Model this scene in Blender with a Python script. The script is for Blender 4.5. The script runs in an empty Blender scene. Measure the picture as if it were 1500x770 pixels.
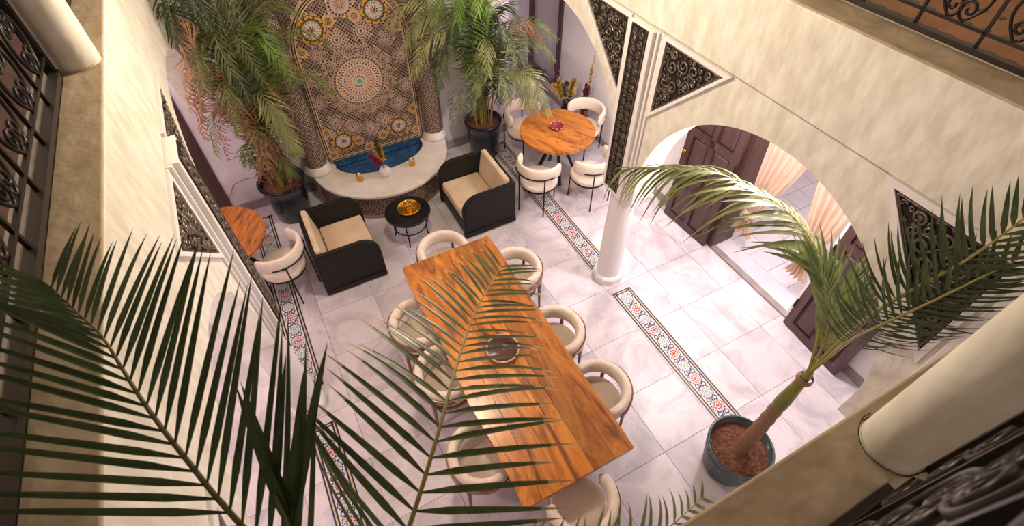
import bpy, math, random
from mathutils import Vector, Matrix
random.seed(7)
C = bpy.context.scene.collection
PI = math.pi
sc = bpy.context.scene

# ------------------------------------------------------------------ camera
CAMZ = 4.8
yaw, pitch, roll = math.radians(62.486), math.radians(49.041), math.radians(-0.336)
fw = Vector((math.cos(pitch)*math.cos(yaw), math.cos(pitch)*math.sin(yaw), -math.sin(pitch)))
rt = Vector((math.sin(yaw), -math.cos(yaw), 0)); up = rt.cross(fw)
rt2 = rt*math.cos(roll) + up*math.sin(roll); up2 = -rt*math.sin(roll) + up*math.cos(roll)
cam_d = bpy.data.cameras.new('camera'); cam = bpy.data.objects.new('camera', cam_d); C.objects.link(cam)
cam_d.sensor_width = 36; cam_d.lens = 745.42/1500*36; cam_d.clip_start = 0.02
cam.matrix_world = Matrix(((rt2.x, up2.x, -fw.x, 0), (rt2.y, up2.y, -fw.y, 0), (rt2.z, up2.z, -fw.z, CAMZ), (0, 0, 0, 1)))
cam_d.dof.use_dof = True; cam_d.dof.focus_distance = 5.6; cam_d.dof.aperture_fstop = 5.6
sc.camera = cam

# ------------------------------------------------------------------ world, exposure
w = bpy.data.worlds.new('world'); sc.world = w; w.use_nodes = True
bg = w.node_tree.nodes['Background']; bg.inputs[0].default_value = (0.50, 0.42, 0.40, 1); bg.inputs[1].default_value = 0.05
sc.view_settings.view_transform = 'Standard'; sc.view_settings.look = 'None'
sc.view_settings.gamma = 1; sc.view_settings.use_curve_mapping = False
sc.view_settings.exposure = 0.95

# lamp powers: (location, watts, colour, radius)
LAMPS = {
    'well':   ((1.06, 3.3, 4.35), 165, (1.0, 0.83, 0.61), 0.16),
    'right':  ((3.55, 2.0, 2.62), 112, (1.0, 0.90, 0.93), 0.10),
    'right2': ((3.75, 4.2, 2.62), 44, (1.0, 0.88, 0.93), 0.10),
    'left':   ((-1.45, 1.9, 2.62), 34, (1.0, 0.84, 0.86), 0.10),
    'left2':  ((-1.45, 4.9, 2.62), 26, (1.0, 0.82, 0.86), 0.10),
    'room':   ((5.6, 2.2, 2.3), 34, (1.0, 0.90, 0.88), 0.12),
    'upper':  ((3.75, 1.2, 5.2), 8, (1.0, 0.68, 0.38), 0.10),
}

# ------------------------------------------------------------------ helpers
def V(*a): return Vector(a)

class MB:
    def __init__(s): s.v = []; s.f = []; s.m = []; s.sm = []
    def add(s, vs, fs, m=0, smooth=False):
        o = len(s.v); s.v += [tuple(p) for p in vs]
        for f in fs: s.f.append([i+o for i in f]); s.m.append(m); s.sm.append(smooth)
    def box(s, x0, x1, y0, y1, z0, z1, m=0):
        s.add([(x, y, z) for z in (z0, z1) for y in (y0, y1) for x in (x0, x1)],
              [(0, 2, 3, 1), (4, 5, 7, 6), (0, 1, 5, 4), (2, 6, 7, 3), (0, 4, 6, 2), (1, 3, 7, 5)], m)
    def tube(s, pts, r, n=6, m=0, cap=True, smooth=True):
        pts = [Vector(p) for p in pts]; k = len(pts)
        rs = r if isinstance(r, (list, tuple)) else [r]*k
        vs = []; prev = None
        for i, p in enumerate(pts):
            t = (pts[min(i+1, k-1)] - pts[max(i-1, 0)])
            t = t.normalized() if t.length > 1e-9 else V(0, 0, 1)
            if prev is None:
                a = V(0, 0, 1) if abs(t.z) < 0.9 else V(1, 0, 0)
                nrm = t.cross(a).normalized()
            else:
                nrm = (prev - t*prev.dot(t)); nrm = nrm.normalized() if nrm.length > 1e-6 else t.orthogonal().normalized()
            prev = nrm; b = t.cross(nrm)
            for j in range(n):
                an = 2*PI*j/n; vs.append(p + (nrm*math.cos(an) + b*math.sin(an))*rs[i])
        fs = [(i*n+j, i*n+(j+1) % n, (i+1)*n+(j+1) % n, (i+1)*n+j) for i in range(k-1) for j in range(n)]
        s.add(vs, fs, m, smooth)
        if cap: s.add(vs[:n], [tuple(range(n))[::-1]], m); s.add(vs[-n:], [tuple(range(n))], m)
    def lathe(s, prof, c=(0, 0, 0), n=24, m=0, smooth=True, a0=0, a1=2*PI, wob=None):
        full = abs(a1-a0-2*PI) < 1e-6; cols = n if full else n+1; vs = []
        for (r, z) in prof:
            for j in range(cols):
                a = a0 + (a1-a0)*j/n; q = r*(wob(a, z) if wob else 1)
                vs.append((c[0]+q*math.cos(a), c[1]+q*math.sin(a), c[2]+z))
        fs = []
        for i in range(len(prof)-1):
            for j in range(n):
                j2 = (j+1) % cols if full else j+1
                fs.append((i*cols+j, i*cols+j2, (i+1)*cols+j2, (i+1)*cols+j))
        s.add(vs, fs, m, smooth)
    def poly(s, pts, m=0): s.add(pts, [tuple(range(len(pts)))], m)
    def prism(s, pts2, a, b, fn, m=0):
        """polygon pts2 extruded between a and b; fn(u, v, w) -> xyz"""
        n = len(pts2); vs = [fn(u, v, a) for u, v in pts2] + [fn(u, v, b) for u, v in pts2]
        s.add(vs, [tuple(range(n))[::-1], tuple(range(n, 2*n))] + [(i, (i+1) % n, n+(i+1) % n, n+i) for i in range(n)], m)
    def build(s, name, mats, parent=None, off=None, bevel=0, auto=False):
        me = bpy.data.meshes.new(name)
        if off is not None: vv = [(p[0]-off[0], p[1]-off[1], p[2]-off[2]) for p in s.v]
        else: vv = s.v
        me.from_pydata(vv, [], s.f)
        if not isinstance(mats, (list, tuple)): mats = [mats]
        for q in mats: me.materials.append(q)
        me.polygons.foreach_set('material_index', s.m); me.polygons.foreach_set('use_smooth', s.sm)
        me.update()
        o = bpy.data.objects.new(name, me); C.objects.link(o)
        if parent: o.parent = parent
        if bevel:
            b = o.modifiers.new('bevel', 'BEVEL'); b.width = bevel; b.segments = 2; b.limit_method = 'ANGLE'
        return o

def tag(o, label=None, cat=None, group=None, kind=None):
    if label: o['label'] = label
    if cat: o['category'] = cat
    if group: o['group'] = group
    if kind: o['kind'] = kind
    return o
def thing(name, label, cat, loc=(0, 0, 0), rz=0, group=None):
    o = bpy.data.objects.new(name, None); C.objects.link(o); o.empty_display_size = 0.05
    o.location = loc; o.rotation_euler = (0, 0, rz); return tag(o, label, cat, group)
def inst(src, name, parent, loc=(0, 0, 0), mat=None):
    o = bpy.data.objects.new(name, src.data); C.objects.link(o); o.parent = parent
    if mat is not None: o.matrix_local = mat
    else: o.location = loc
    return o
def copy_tree(o, parent=None):
    c = o.copy(); C.objects.link(c); c.parent = parent
    for ch in list(o.children): copy_tree(ch, c)
    return c
def struct(name, mb, m, parent=None, bevel=0):
    o = mb.build(name, m, parent, bevel=bevel); o['kind'] = 'structure'; return o
def spline(pts, n):
    P = [Vector(p) for p in pts]; P = [P[0]*2-P[1]] + P + [P[-1]*2-P[-2]]; out = []; k = len(P)-3
    for i in range(n+1):
        t = i/n*k; j = min(int(t), k-1); t -= j; a, b, c, d = P[j:j+4]
        out.append(0.5*((2*b) + (c-a)*t + (2*a-5*b+4*c-d)*t*t + (3*b-a-3*c+d)*t*t*t))
    return out
def rrect(x0, x1, y0, y1, r, n=5):
    out = []
    for cx, cy, a in ((x1-r, y1-r, 0), (x0+r, y1-r, PI/2), (x0+r, y0+r, PI), (x1-r, y0+r, 1.5*PI)):
        for i in range(n+1): out.append((cx+r*math.cos(a+PI/2*i/n), cy+r*math.sin(a+PI/2*i/n)))
    return out

# ------------------------------------------------------------------ materials
def mat(name, col, rough=0.5, metal=0, col2=None, scale=8, detail=4, stretch=None, bump=0, bscale=None, spec=0.5,
        rand=0, coat=0, lo=0.35, hi=0.65, trans=0, bdist=0.01):
    m = bpy.data.materials.new(name); m.use_nodes = True; nt = m.node_tree; N = nt.nodes; L = nt.links
    b = N['Principled BSDF']; b.inputs['Roughness'].default_value = rough; b.inputs['Metallic'].default_value = metal
    b.inputs['Specular IOR Level'].default_value = spec; b.inputs['Coat Weight'].default_value = coat
    b.inputs['Base Color'].default_value = (*col, 1)
    tc = N.new('ShaderNodeTexCoord'); vec = tc.outputs['Object']
    if stretch:
        mp = N.new('ShaderNodeMapping'); mp.inputs['Scale'].default_value = stretch[:3]
        if len(stretch) > 3: mp.inputs['Rotation'].default_value = stretch[3:6]
        L.new(vec, mp.inputs[0]); vec = mp.outputs[0]
    if rand:
        oi = N.new('ShaderNodeObjectInfo'); ad = N.new('ShaderNodeVectorMath'); ad.operation = 'MULTIPLY_ADD'
        cx = N.new('ShaderNodeCombineXYZ'); 
        for k in range(3): L.new(oi.outputs['Random'], cx.inputs[k])
        ad.inputs[1].default_value = (37, 53, 71); L.new(cx.outputs[0], ad.inputs[0]); L.new(vec, ad.inputs[2]); vec = ad.outputs[0]
    out = None
    if col2 is not None:
        n = N.new('ShaderNodeTexNoise'); n.inputs['Scale'].default_value = scale; n.inputs['Detail'].default_value = detail; L.new(vec, n.inputs['Vector'])
        r = N.new('ShaderNodeValToRGB'); r.color_ramp.elements[0].position = lo; r.color_ramp.elements[1].position = hi
        r.color_ramp.elements[0].color = (*col, 1); r.color_ramp.elements[1].color = (*col2, 1); L.new(n.outputs['Fac'], r.inputs[0]); out = r.outputs[0]
    if rand:
        hs = N.new('ShaderNodeHueSaturation'); mr = N.new('ShaderNodeMapRange'); mr.inputs['To Min'].default_value = 1-rand; mr.inputs['To Max'].default_value = 1+rand
        L.new(oi.outputs['Random'], mr.inputs['Value']); L.new(mr.outputs[0], hs.inputs['Value'])
        if out: L.new(out, hs.inputs['Color'])
        else: hs.inputs['Color'].default_value = (*col, 1)
        out = hs.outputs[0]
    if out: L.new(out, b.inputs['Base Color'])
    if bump:
        n2 = N.new('ShaderNodeTexNoise'); n2.inputs['Scale'].default_value = bscale or scale; n2.inputs['Detail'].default_value = 2; L.new(vec, n2.inputs['Vector'])
        bp = N.new('ShaderNodeBump'); bp.inputs['Strength'].default_value = bump; bp.inputs['Distance'].default_value = bdist
        L.new(n2.outputs['Fac'], bp.inputs['Height']); L.new(bp.outputs[0], b.inputs['Normal'])
    if trans:
        b.inputs['Subsurface Weight'].default_value = 0
        tr = N.new('ShaderNodeBsdfTranslucent'); mx = N.new('ShaderNodeMixShader'); mx.inputs[0].default_value = trans
        if out: L.new(out, tr.inputs[0])
        else: tr.inputs[0].default_value = (*col, 1)
        L.new(b.outputs[0], mx.inputs[1]); L.new(tr.outputs[0], mx.inputs[2]); L.new(mx.outputs[0], N['Material Output'].inputs[0])
    return m

def wood_mat(name, c1, c2, c3, axis, rough=0.28, rand=0.18, coat=0.3):
    m = bpy.data.materials.new(name); m.use_nodes = True; nt = m.node_tree; N = nt.nodes; L = nt.links
    b = N['Principled BSDF']; b.inputs['Roughness'].default_value = rough; b.inputs['Coat Weight'].default_value = coat; b.inputs['Coat Roughness'].default_value = 0.2
    tc = N.new('ShaderNodeTexCoord'); mp = N.new('ShaderNodeMapping'); L.new(tc.outputs['Object'], mp.inputs[0])
    mp.inputs['Scale'].default_value = axis
    oi = N.new('ShaderNodeObjectInfo'); cx = N.new('ShaderNodeCombineXYZ')
    for k in range(3): L.new(oi.outputs['Random'], cx.inputs[k])
    ad = N.new('ShaderNodeVectorMath'); ad.operation = 'MULTIPLY_ADD'; ad.inputs[1].default_value = (31, 47, 59)
    L.new(cx.outputs[0], ad.inputs[0]); L.new(mp.outputs[0], ad.inputs[2])
    n = N.new('ShaderNodeTexNoise'); n.inputs['Scale'].default_value = 1.6; n.inputs['Detail'].default_value = 7; n.inputs['Distortion'].default_value = 1.4; n.inputs['Roughness'].default_value = 0.6
    L.new(ad.outputs[0], n.inputs['Vector'])
    r = N.new('ShaderNodeValToRGB'); e = r.color_ramp.elements; e[0].position = 0.32; e[0].color = (*c1, 1); e[1].position = 0.72; e[1].color = (*c3, 1)
    k = e.new(0.5); k.color = (*c2, 1); L.new(n.outputs['Fac'], r.inputs[0])
    hs = N.new('ShaderNodeHueSaturation'); mr = N.new('ShaderNodeMapRange'); mr.inputs['To Min'].default_value = 1-rand; mr.inputs['To Max'].default_value = 1+rand
    L.new(oi.outputs['Random'], mr.inputs['Value']); L.new(mr.outputs[0], hs.inputs['Value']); L.new(r.outputs[0], hs.inputs['Color']); L.new(hs.outputs[0], b.inputs['Base Color'])
    bp = N.new('ShaderNodeBump'); bp.inputs['Strength'].default_value = 0.15; bp.inputs['Distance'].default_value = 0.004
    L.new(n.outputs['Fac'], bp.inputs['Height']); L.new(bp.outputs[0], b.inputs['Normal'])
    return m

def marble_mat(name, base, vein, rough=0.22, rand=0.05, scale=2.2):
    m = bpy.data.materials.new(name); m.use_nodes = True; nt = m.node_tree; N = nt.nodes; L = nt.links
    b = N['Principled BSDF']; b.inputs['Roughness'].default_value = rough
    tc = N.new('ShaderNodeTexCoord'); oi = N.new('ShaderNodeObjectInfo'); cx = N.new('ShaderNodeCombineXYZ')
    for k in range(3): L.new(oi.outputs['Random'], cx.inputs[k])
    ad = N.new('ShaderNodeVectorMath'); ad.operation = 'MULTIPLY_ADD'; ad.inputs[1].default_value = (31, 47, 59)
    L.new(cx.outputs[0], ad.inputs[0]); L.new(tc.outputs['Object'], ad.inputs[2])
    n = N.new('ShaderNodeTexNoise'); n.inputs['Scale'].default_value = scale; n.inputs['Detail'].default_value = 9; n.inputs['Distortion'].default_value = 1.2; n.inputs['Roughness'].default_value = 0.65
    L.new(ad.outputs[0], n.inputs['Vector'])
    r = N.new('ShaderNodeValToRGB'); e = r.color_ramp.elements; e[0].position = 0.36; e[0].color = (*vein, 1); e[1].position = 0.56; e[1].color = (*base, 1)
    L.new(n.outputs['Fac'], r.inputs[0])
    hs = N.new('ShaderNodeHueSaturation'); mr = N.new('ShaderNodeMapRange'); mr.inputs['To Min'].default_value = 1-rand; mr.inputs['To Max'].default_value = 1+rand
    L.new(oi.outputs['Random'], mr.inputs['Value']); L.new(mr.outputs[0], hs.inputs['Value']); L.new(r.outputs[0], hs.inputs['Color']); L.new(hs.outputs[0], b.inputs['Base Color'])
    return m

def plain(name, col, rough=0.5, metal=0, **k): return mat(name, col, rough, metal, **k)

M = {}
M['plaster'] = mat('cream_plaster', (0.69, 0.65, 0.56), 0.62, col2=(0.85, 0.825, 0.75), scale=9, detail=5, stretch=(1, 1.6, 0.7, 0.5, 0, 0), bump=0.4, bscale=8, bdist=0.02)
M['plaster_low'] = mat('white_plaster', (0.80, 0.755, 0.765), 0.6, col2=(0.85, 0.81, 0.815), scale=3, bump=0.25, bscale=6, bdist=0.02)
M['ledge'] = mat('tan_render', (0.42, 0.32, 0.215), 0.7, col2=(0.56, 0.45, 0.32), scale=5, detail=5, stretch=(1.5, 1.2, 1), bump=0.5, bscale=10, bdist=0.015)
M['white'] = mat('white_paint', (0.84, 0.81, 0.80), 0.5, bump=0.1, bscale=10)
M['pink'] = mat('pale_pink_plaster', (0.70, 0.585, 0.59), 0.6, col2=(0.75, 0.64, 0.645), scale=3, bump=0.15, bscale=7)
M['lilac'] = mat('lilac_cast_plaster', (0.68, 0.60, 0.665), 0.6, col2=(0.74, 0.67, 0.72), scale=2.5, bump=0.15, bscale=7)  # lilac cast of the cooler gallery light put into the wall colour
M['marble'] = marble_mat('floor_marble', (0.70, 0.635, 0.665), (0.50, 0.455, 0.49), 0.38, 0.05)
M['joint'] = plain('floor_joint', (0.62, 0.56, 0.585), 0.6)
M['skirt'] = mat('grey_brown_marble', (0.25, 0.205, 0.195), 0.35, col2=(0.33, 0.28, 0.27), scale=8)
M['rim_marble'] = mat('basin_marble', (0.66, 0.58, 0.51), 0.3, col2=(0.76, 0.70, 0.64), scale=6, detail=7)
M['iron'] = mat('black_iron', (0.025, 0.02, 0.02), 0.38, 0.6, bump=0.2, bscale=60, bdist=0.002)
M['rail'] = mat('dark_rail', (0.05, 0.04, 0.036), 0.45, 0.4)
M['rail_light'] = mat('pale_rail_edge', (0.34, 0.29, 0.25), 0.5, 0.2)  # paler strip along the dark bottom rail
M['carved'] = mat('carved_dark_metal', (0.10, 0.082, 0.066), 0.34, 0.6, col2=(0.24, 0.20, 0.165), scale=25)
M['carved_back'] = mat('carved_backing', (0.022, 0.017, 0.014), 0.7, spec=0.2)
M['door'] = wood_mat('dark_door_wood', (0.045, 0.02, 0.02), (0.07, 0.032, 0.03), (0.10, 0.05, 0.045), (9, 9, 0.8), 0.45, 0.05, 0)
M['terracotta'] = mat('terracotta_floor', (0.26, 0.115, 0.04), 0.5, col2=(0.34, 0.16, 0.058), scale=9)
M['inlay'] = plain('black_inlay', (0.03, 0.02, 0.018), 0.3)
M['maroon'] = mat('brown_upper_floor', (0.20, 0.105, 0.085), 0.5, col2=(0.27, 0.15, 0.12), scale=5)
M['greyfloor'] = mat('grey_upper_floor', (0.40, 0.34, 0.37), 0.35, col2=(0.5, 0.44, 0.46), scale=4)
M['table'] = wood_mat('orange_table_wood', (0.10, 0.025, 0.004), (0.44, 0.14, 0.016), (0.62, 0.26, 0.045), (5.5, 1.1, 5), 0.3, 0.28)
M['rtable'] = wood_mat('round_table_wood', (0.20, 0.055, 0.01), (0.50, 0.17, 0.022), (0.60, 0.24, 0.04), (8, 1.5, 5), 0.25, 0.14)
M['ltable'] = wood_mat('dark_round_table_wood', (0.16, 0.045, 0.01), (0.40, 0.125, 0.02), (0.50, 0.18, 0.03), (8, 1.5, 5), 0.25, 0.14)
M['boucle'] = mat('cream_boucle', (0.70, 0.575, 0.47), 0.9, col2=(0.78, 0.66, 0.56), scale=60, bump=0.4, bscale=180, bdist=0.004, spec=0.2)
M['suede'] = mat('beige_suede', (0.56, 0.415, 0.265), 0.85, col2=(0.64, 0.49, 0.33), scale=7, bump=0.15, bscale=40, spec=0.2)
M['chair_wood'] = wood_mat('chair_walnut', (0.11, 0.035, 0.012), (0.20, 0.07, 0.025), (0.27, 0.105, 0.04), (4, 4, 4), 0.35, 0.05)
M['blackwood'] = mat('black_lacquer', (0.010, 0.009, 0.009), 0.5, col2=(0.018, 0.015, 0.015), scale=14, spec=0.3, bump=0.15, bscale=30, bdist=0.003)
M['blackmetal'] = plain('black_metal', (0.012, 0.011, 0.012), 0.35, 0.5)
M['brass'] = mat('polished_brass', (0.72, 0.42, 0.06), 0.22, 1.0, bump=0.15, bscale=40, bdist=0.002)
M['navy_pot'] = mat('navy_glaze', (0.004, 0.005, 0.012), 0.16, coat=0.25, spec=0.35)
M['green_pot'] = mat('teal_grey_glaze', (0.035, 0.06, 0.065), 0.22, col2=(0.055, 0.09, 0.09), scale=9, coat=0.4)
M['soil'] = mat('brown_soil', (0.085, 0.03, 0.014), 0.95, col2=(0.19, 0.075, 0.035), scale=30, bump=1, bscale=45, bdist=0.02)
M['trunk'] = mat('palm_trunk_bark', (0.20, 0.10, 0.05), 0.7, col2=(0.30, 0.17, 0.09), scale=14, stretch=(1, 1, 5), bump=0.4, bscale=20)
M['sheath'] = mat('green_crownshaft', (0.13, 0.145, 0.02), 0.4, col2=(0.19, 0.20, 0.035), scale=9)
M['petiole'] = mat('yellow_green_petiole', (0.24, 0.22, 0.04), 0.45)
M['leaf_dark'] = mat('dark_palm_leaf', (0.024, 0.046, 0.013), 0.4, col2=(0.05, 0.08, 0.022), scale=6, rand=0.25, trans=0.22)
M['leaf_fore'] = mat('green_palm_leaf', (0.045, 0.072, 0.02), 0.4, col2=(0.085, 0.115, 0.035), scale=6, rand=0.22, trans=0.25)
M['leaf_mid'] = mat('olive_palm_leaf', (0.095, 0.13, 0.035), 0.4, col2=(0.16, 0.19, 0.06), scale=6, rand=0.22, trans=0.25)
M['leaf_bright'] = mat('lime_palm_leaf', (0.10, 0.20, 0.02), 0.4, col2=(0.16, 0.29, 0.035), scale=6, rand=0.15, trans=0.3)
M['leaf_pale'] = mat('pale_green_palm_leaf', (0.22, 0.25, 0.08), 0.4, col2=(0.33, 0.34, 0.13), scale=6, rand=0.15, trans=0.25)
M['leaf_olive'] = mat('olive_green_palm_leaf', (0.135, 0.155, 0.045), 0.55, col2=(0.22, 0.235, 0.08), scale=5, rand=0.18, trans=0.22)
M['leaf_dry'] = mat('dry_palm_leaf', (0.40, 0.21, 0.10), 0.7, col2=(0.25, 0.12, 0.06), scale=9, rand=0.25, trans=0.2)
M['leaf_tip'] = mat('withered_leaf_tip', (0.50, 0.38, 0.22), 0.6, col2=(0.40, 0.27, 0.13), scale=12)
M['rachis'] = mat('palm_rachis', (0.10, 0.085, 0.025), 0.5)
M['curtain'] = mat('peach_curtain', (0.70, 0.50, 0.37), 0.85, col2=(0.76, 0.59, 0.46), scale=5, trans=0.3)
M['room_tile'] = mat('room_tile', (0.62, 0.57, 0.64), 0.3, rand=0.04, col2=(0.68, 0.63, 0.69), scale=3)
M['glass_dark'] = plain('window_glass', (0.55, 0.50, 0.53), 0.1)
# zellige palette
Z = {k: plain('zellige_'+k, c, 0.28) for k, c in dict(
    grout=(0.42, 0.295, 0.215), black=(0.016, 0.012, 0.014), cream=(0.66, 0.53, 0.42), tan=(0.44, 0.25, 0.13), navy=(0.018, 0.02, 0.075),
    yellow=(0.66, 0.36, 0.035), red=(0.24, 0.035, 0.02), lilac=(0.48, 0.40, 0.46), green=(0.13, 0.30, 0.22), brown=(0.11, 0.05, 0.03),
    white=(0.74, 0.69, 0.69), fgreen=(0.30, 0.46, 0.38), fred=(0.50, 0.06, 0.03), blue=(0.022, 0.085, 0.20), blue2=(0.035, 0.14, 0.28), pinkish=(0.50, 0.24, 0.17), fyellow=(0.66, 0.50, 0.17)).items()}
ZK = list(Z); ZM = [Z[k] for k in ZK]; ZI = {k: i for i, k in enumerate(ZK)}

# ------------------------------------------------------------------ main dimensions
XL, XR = -0.65, 2.74          # faces of the two arcade walls
XLr, XRr = -2.22, 4.31        # rear walls of the side galleries
YB = 6.25                     # back wall
YN = 0.09                     # near edge of the well
ZG = 3.08                     # groove / top of the arcade
ZL = 3.63                     # ledge top
WT = 0.26                     # arcade thickness
PY = 2.92                     # pier centre
PW = 0.19                     # pier half width

# ------------------------------------------------------------------ floor
mb = MB(); mb.box(-2.6, 6.9, -1.9, 8.2, -0.12, -0.012)
floor = struct('floor', mb, M['joint'])
def slab_mesh(w, d):
    m_ = MB(); b = 0.0015
    m_.add([(-w/2, -d/2, -0.012), (w/2, -d/2, -0.012), (w/2, d/2, -0.012), (-w/2, d/2, -0.012), (-w/2+b, -d/2+b, 0), (w/2-b, -d/2+b, 0), (w/2-b, d/2-b, 0), (-w/2+b, d/2-b, 0)],
           [(4, 5, 6, 7), (0, 1, 5, 4), (1, 2, 6, 5), (2, 3, 7, 6), (3, 0, 4, 7)])
    return m_
SW, SD = 0.62, 0.62
sl = slab_mesh(SW-0.0012, SD-0.0012).build('marble_slab', M['marble'], floor)
first = True
nx = 0
for i in range(11):
    for j in range(16):
        x = -2.24 + SW*(i+0.5); y = -1.55 + SD*(j+0.5)
        if x > XRr + 0.3 or (x < 2.9 and y > YB + 0.3): continue
        if first: sl.location = (x, y, 0); first = False
        else: inst(sl, 'marble_slab', floor, (x, y, 0))

def strip(x0, x1, y0, y1):
    """inlaid zellige band along Y"""
    base = MB(); base.box(x0, x1, y0, y1, -0.01, 0.0025)
    o = base.build('mosaic_strip', Z['white'], floor)
    cx = (x0+x1)/2; hw = (x1-x0)/2; L = y1-y0
    t = MB(); z = 0.0045
    def quad(u0, u1, v0, v1, c): t.poly([(cx+v0, y0+u0, z), (cx+v1, y0+u0, z), (cx+v1, y0+u1, z), (cx+v0, y0+u1, z)], ZI[c])
    def disc(u, v, r, c, n=8, a=0, zz=z): t.poly([(cx+v+r*math.cos(a+2*PI*k/n), y0+u+r*math.sin(a+2*PI*k/n), zz) for k in range(n)], ZI[c])
    for s in (-1, 1):
        for va, vb in ((hw-0.015, hw-0.0), (hw-0.045, hw-0.029)):
            quad(0.004, L-0.004, *sorted((s*va, s*vb)), 'navy')
        n = int(L/0.036)
        for k in range(n):
            u = 0.016 + (L-0.032)*(k+0.5)/n; du = (L-0.032)/n*0.42
            quad(u-du, u+du, *sorted((s*(hw-0.028), s*(hw-0.016))), 'fyellow')
    for ue in (0, L):
        d = 1 if ue == 0 else -1
        for a, b, c in ((0.0, 0.015, 'navy'), (0.016, 0.028, 'fyellow'), (0.029, 0.045, 'navy')):
            quad(*sorted((ue+d*a, ue+d*b)), -hw+a, hw-a, c)
    iv = hw-0.044; n = max(1, round((L-0.09)/0.168)); per = (L-0.09)/n
    for k in range(n):
        u = 0.045 + per*(k+0.5)
        def bar(p0, p1, wd):
            d = Vector((p1[0]-p0[0], p1[1]-p0[1], 0)).normalized(); q = Vector((-d.y, d.x, 0))*wd/2; A = Vector((cx+p0[1], y0+p0[0], z)); B = Vector((cx+p1[1], y0+p1[0], z)); q = Vector((q.y, q.x, 0))
            t.poly([A-q, A+q, B+q, B-q], ZI['navy'])
        for q in range(16):                      # strapwork halo round each rosette
            a0 = 2*PI*q/16; a1 = a0+2*PI/16*0.72; r0, r1 = (0.060, 0.071) if q % 2 else (0.064, 0.077)
            vs_ = [(cx+r*math.cos(a), y0+u+r*math.sin(a), z) for r, a in ((r0, a0), (r1, a0), (r1, a1), (r0, a1))]
            if abs(r1*math.cos(a0)) < iv+0.004: t.poly(vs_, ZI['navy'])
        if k < n-1:
            for s in (-1, 1):                    # small ring stars between the rosettes
                rr = 0.027; uu = u+per/2
                for q in range(8):
                    a0 = 2*PI*q/8; a1 = a0+2*PI/8*0.9
                    t.poly([(cx+s*0.040+r*math.cos(a), y0+uu+r*math.sin(a), z) for r, a in ((rr*0.58, a0), (rr, a0), (rr, a1), (rr*0.58, a1))], ZI['navy'])
            bar((u+per/2-0.012, 0), (u+per/2+0.012, 0), 0.014)
    t.build('border_tiles', ZM, o)['kind'] = 'stuff'
    for k in range(n):
        u = 0.045 + per*(k+0.5); red = k % 2 == 1
        key = 'fr' if red else 'fg'
        if key not in ROS:
            r = MB(); c1, c2 = (('fred', 'fred') if red else ('fgreen', 'fgreen')); zz = 0.003
            r.poly([(0.019*math.cos(2*PI*q/8), 0.016*math.sin(2*PI*q/8), zz) for q in range(8)], ZI[c1])
            for q in range(8):
                a = 2*PI*q/8+PI/8; ca, sa = math.cos(a), math.sin(a)
                P = lambda d, e: (d*ca-e*sa, d*sa+e*ca, zz)
                r.poly([P(0.022, 0), P(0.034, -0.011), P(0.050, 0), P(0.034, 0.011)], ZI[c2])
                a += PI/8; ca, sa = math.cos(a), math.sin(a)
                r.poly([P(0.047, 0), P(0.053, -0.007), P(0.058, 0), P(0.053, 0.007)], ZI['navy'])
                r.poly([P(0.038, 0), P(0.043, -0.004), P(0.046, 0), P(0.043, 0.004)], ZI['navy'])
            ROS[key] = r.build('rosette', ZM, o); ROS[key].location = (cx, y0+u, 0.002)
        else: inst(ROS[key], 'rosette', o, (cx, y0+u, 0.002))
ROS = {}
strip(2.74, 2.99, 0.42, 2.70); strip(2.74, 2.99, 3.14, 6.0)
strip(-0.82, -0.57, 0.42, 2.70); strip(-0.82, -0.57, 3.14, 6.0)

# ------------------------------------------------------------------ arcade walls
ARCH = [(-1.35, 1.20, 1.60, 1.20), (1.53, 1.20, 1.635, 1.20), (4.33, 1.22, 1.60, 1.92)]   # centre, radius, springing height, far half-width
def arch_z(y):
    for c, r, z0, rf in ARCH:
        if -r < y-c < rf: return z0 + r*math.sqrt(max(0, 1-((y-c)/(rf if y > c else r))**2))
    return None
def arcade(name, x0, x1, y0, y1, matl):
    ys = {y0, y1}
    for c, r, z0, rf in ARCH:
        for k in range(49):
            y = -math.cos(PI*k/48); y = c + y*(rf if y > 0 else r)
            if y0 < y < y1: ys.add(round(y, 5))
    ys = sorted(ys); b = []
    segs = []
    for a, bb in zip(ys[:-1], ys[1:]):
        mid = (a+bb)/2
        inside = arch_z(mid) is not None
        def zz(y):
            if not inside: return 1.42
            for c, r, z0, rf in ARCH:
                if -r < mid-c < rf: return z0 + r*math.sqrt(max(0, 1-((y-c)/(rf if mid > c else r))**2))
        segs.append((a, bb, zz(a), zz(bb), inside))
    m_ = MB(); TOP = ZG-0.012
    for a, bb, za, zb, ins in segs:
        m_.add([(x0, a, za), (x0, bb, zb), (x0, bb, TOP), (x0, a, TOP)], [(0, 3, 2, 1)])
        m_.add([(x1, a, za), (x1, bb, zb), (x1, bb, TOP), (x1, a, TOP)], [(0, 1, 2, 3)])
        m_.add([(x0, a, za), (x0, bb, zb), (x1, bb, zb), (x1, a, za)], [(0, 1, 2, 3)], 0, ins)
        m_.add([(x0, a, TOP), (x0, bb, TOP), (x1, bb, TOP), (x1, a, TOP)], [(0, 3, 2, 1)])
    for k, (a, bb, za, zb, ins) in enumerate(segs):    # pier sides at arch springing
        if k and ins != segs[k-1][4]:
            m_.add([(x0, a, 1.42), (x1, a, 1.42), (x1, a, 1.66), (x0, a, 1.66)], [(0, 1, 2, 3)])
    return struct(name, m_, matl)
wall_right = arcade('wall_right', XR, XR+WT, -1.8, YB, M['plaster'])
wall_left = arcade('wall_left', XL-WT, XL, -1.8, YB, M['plaster'])
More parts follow.
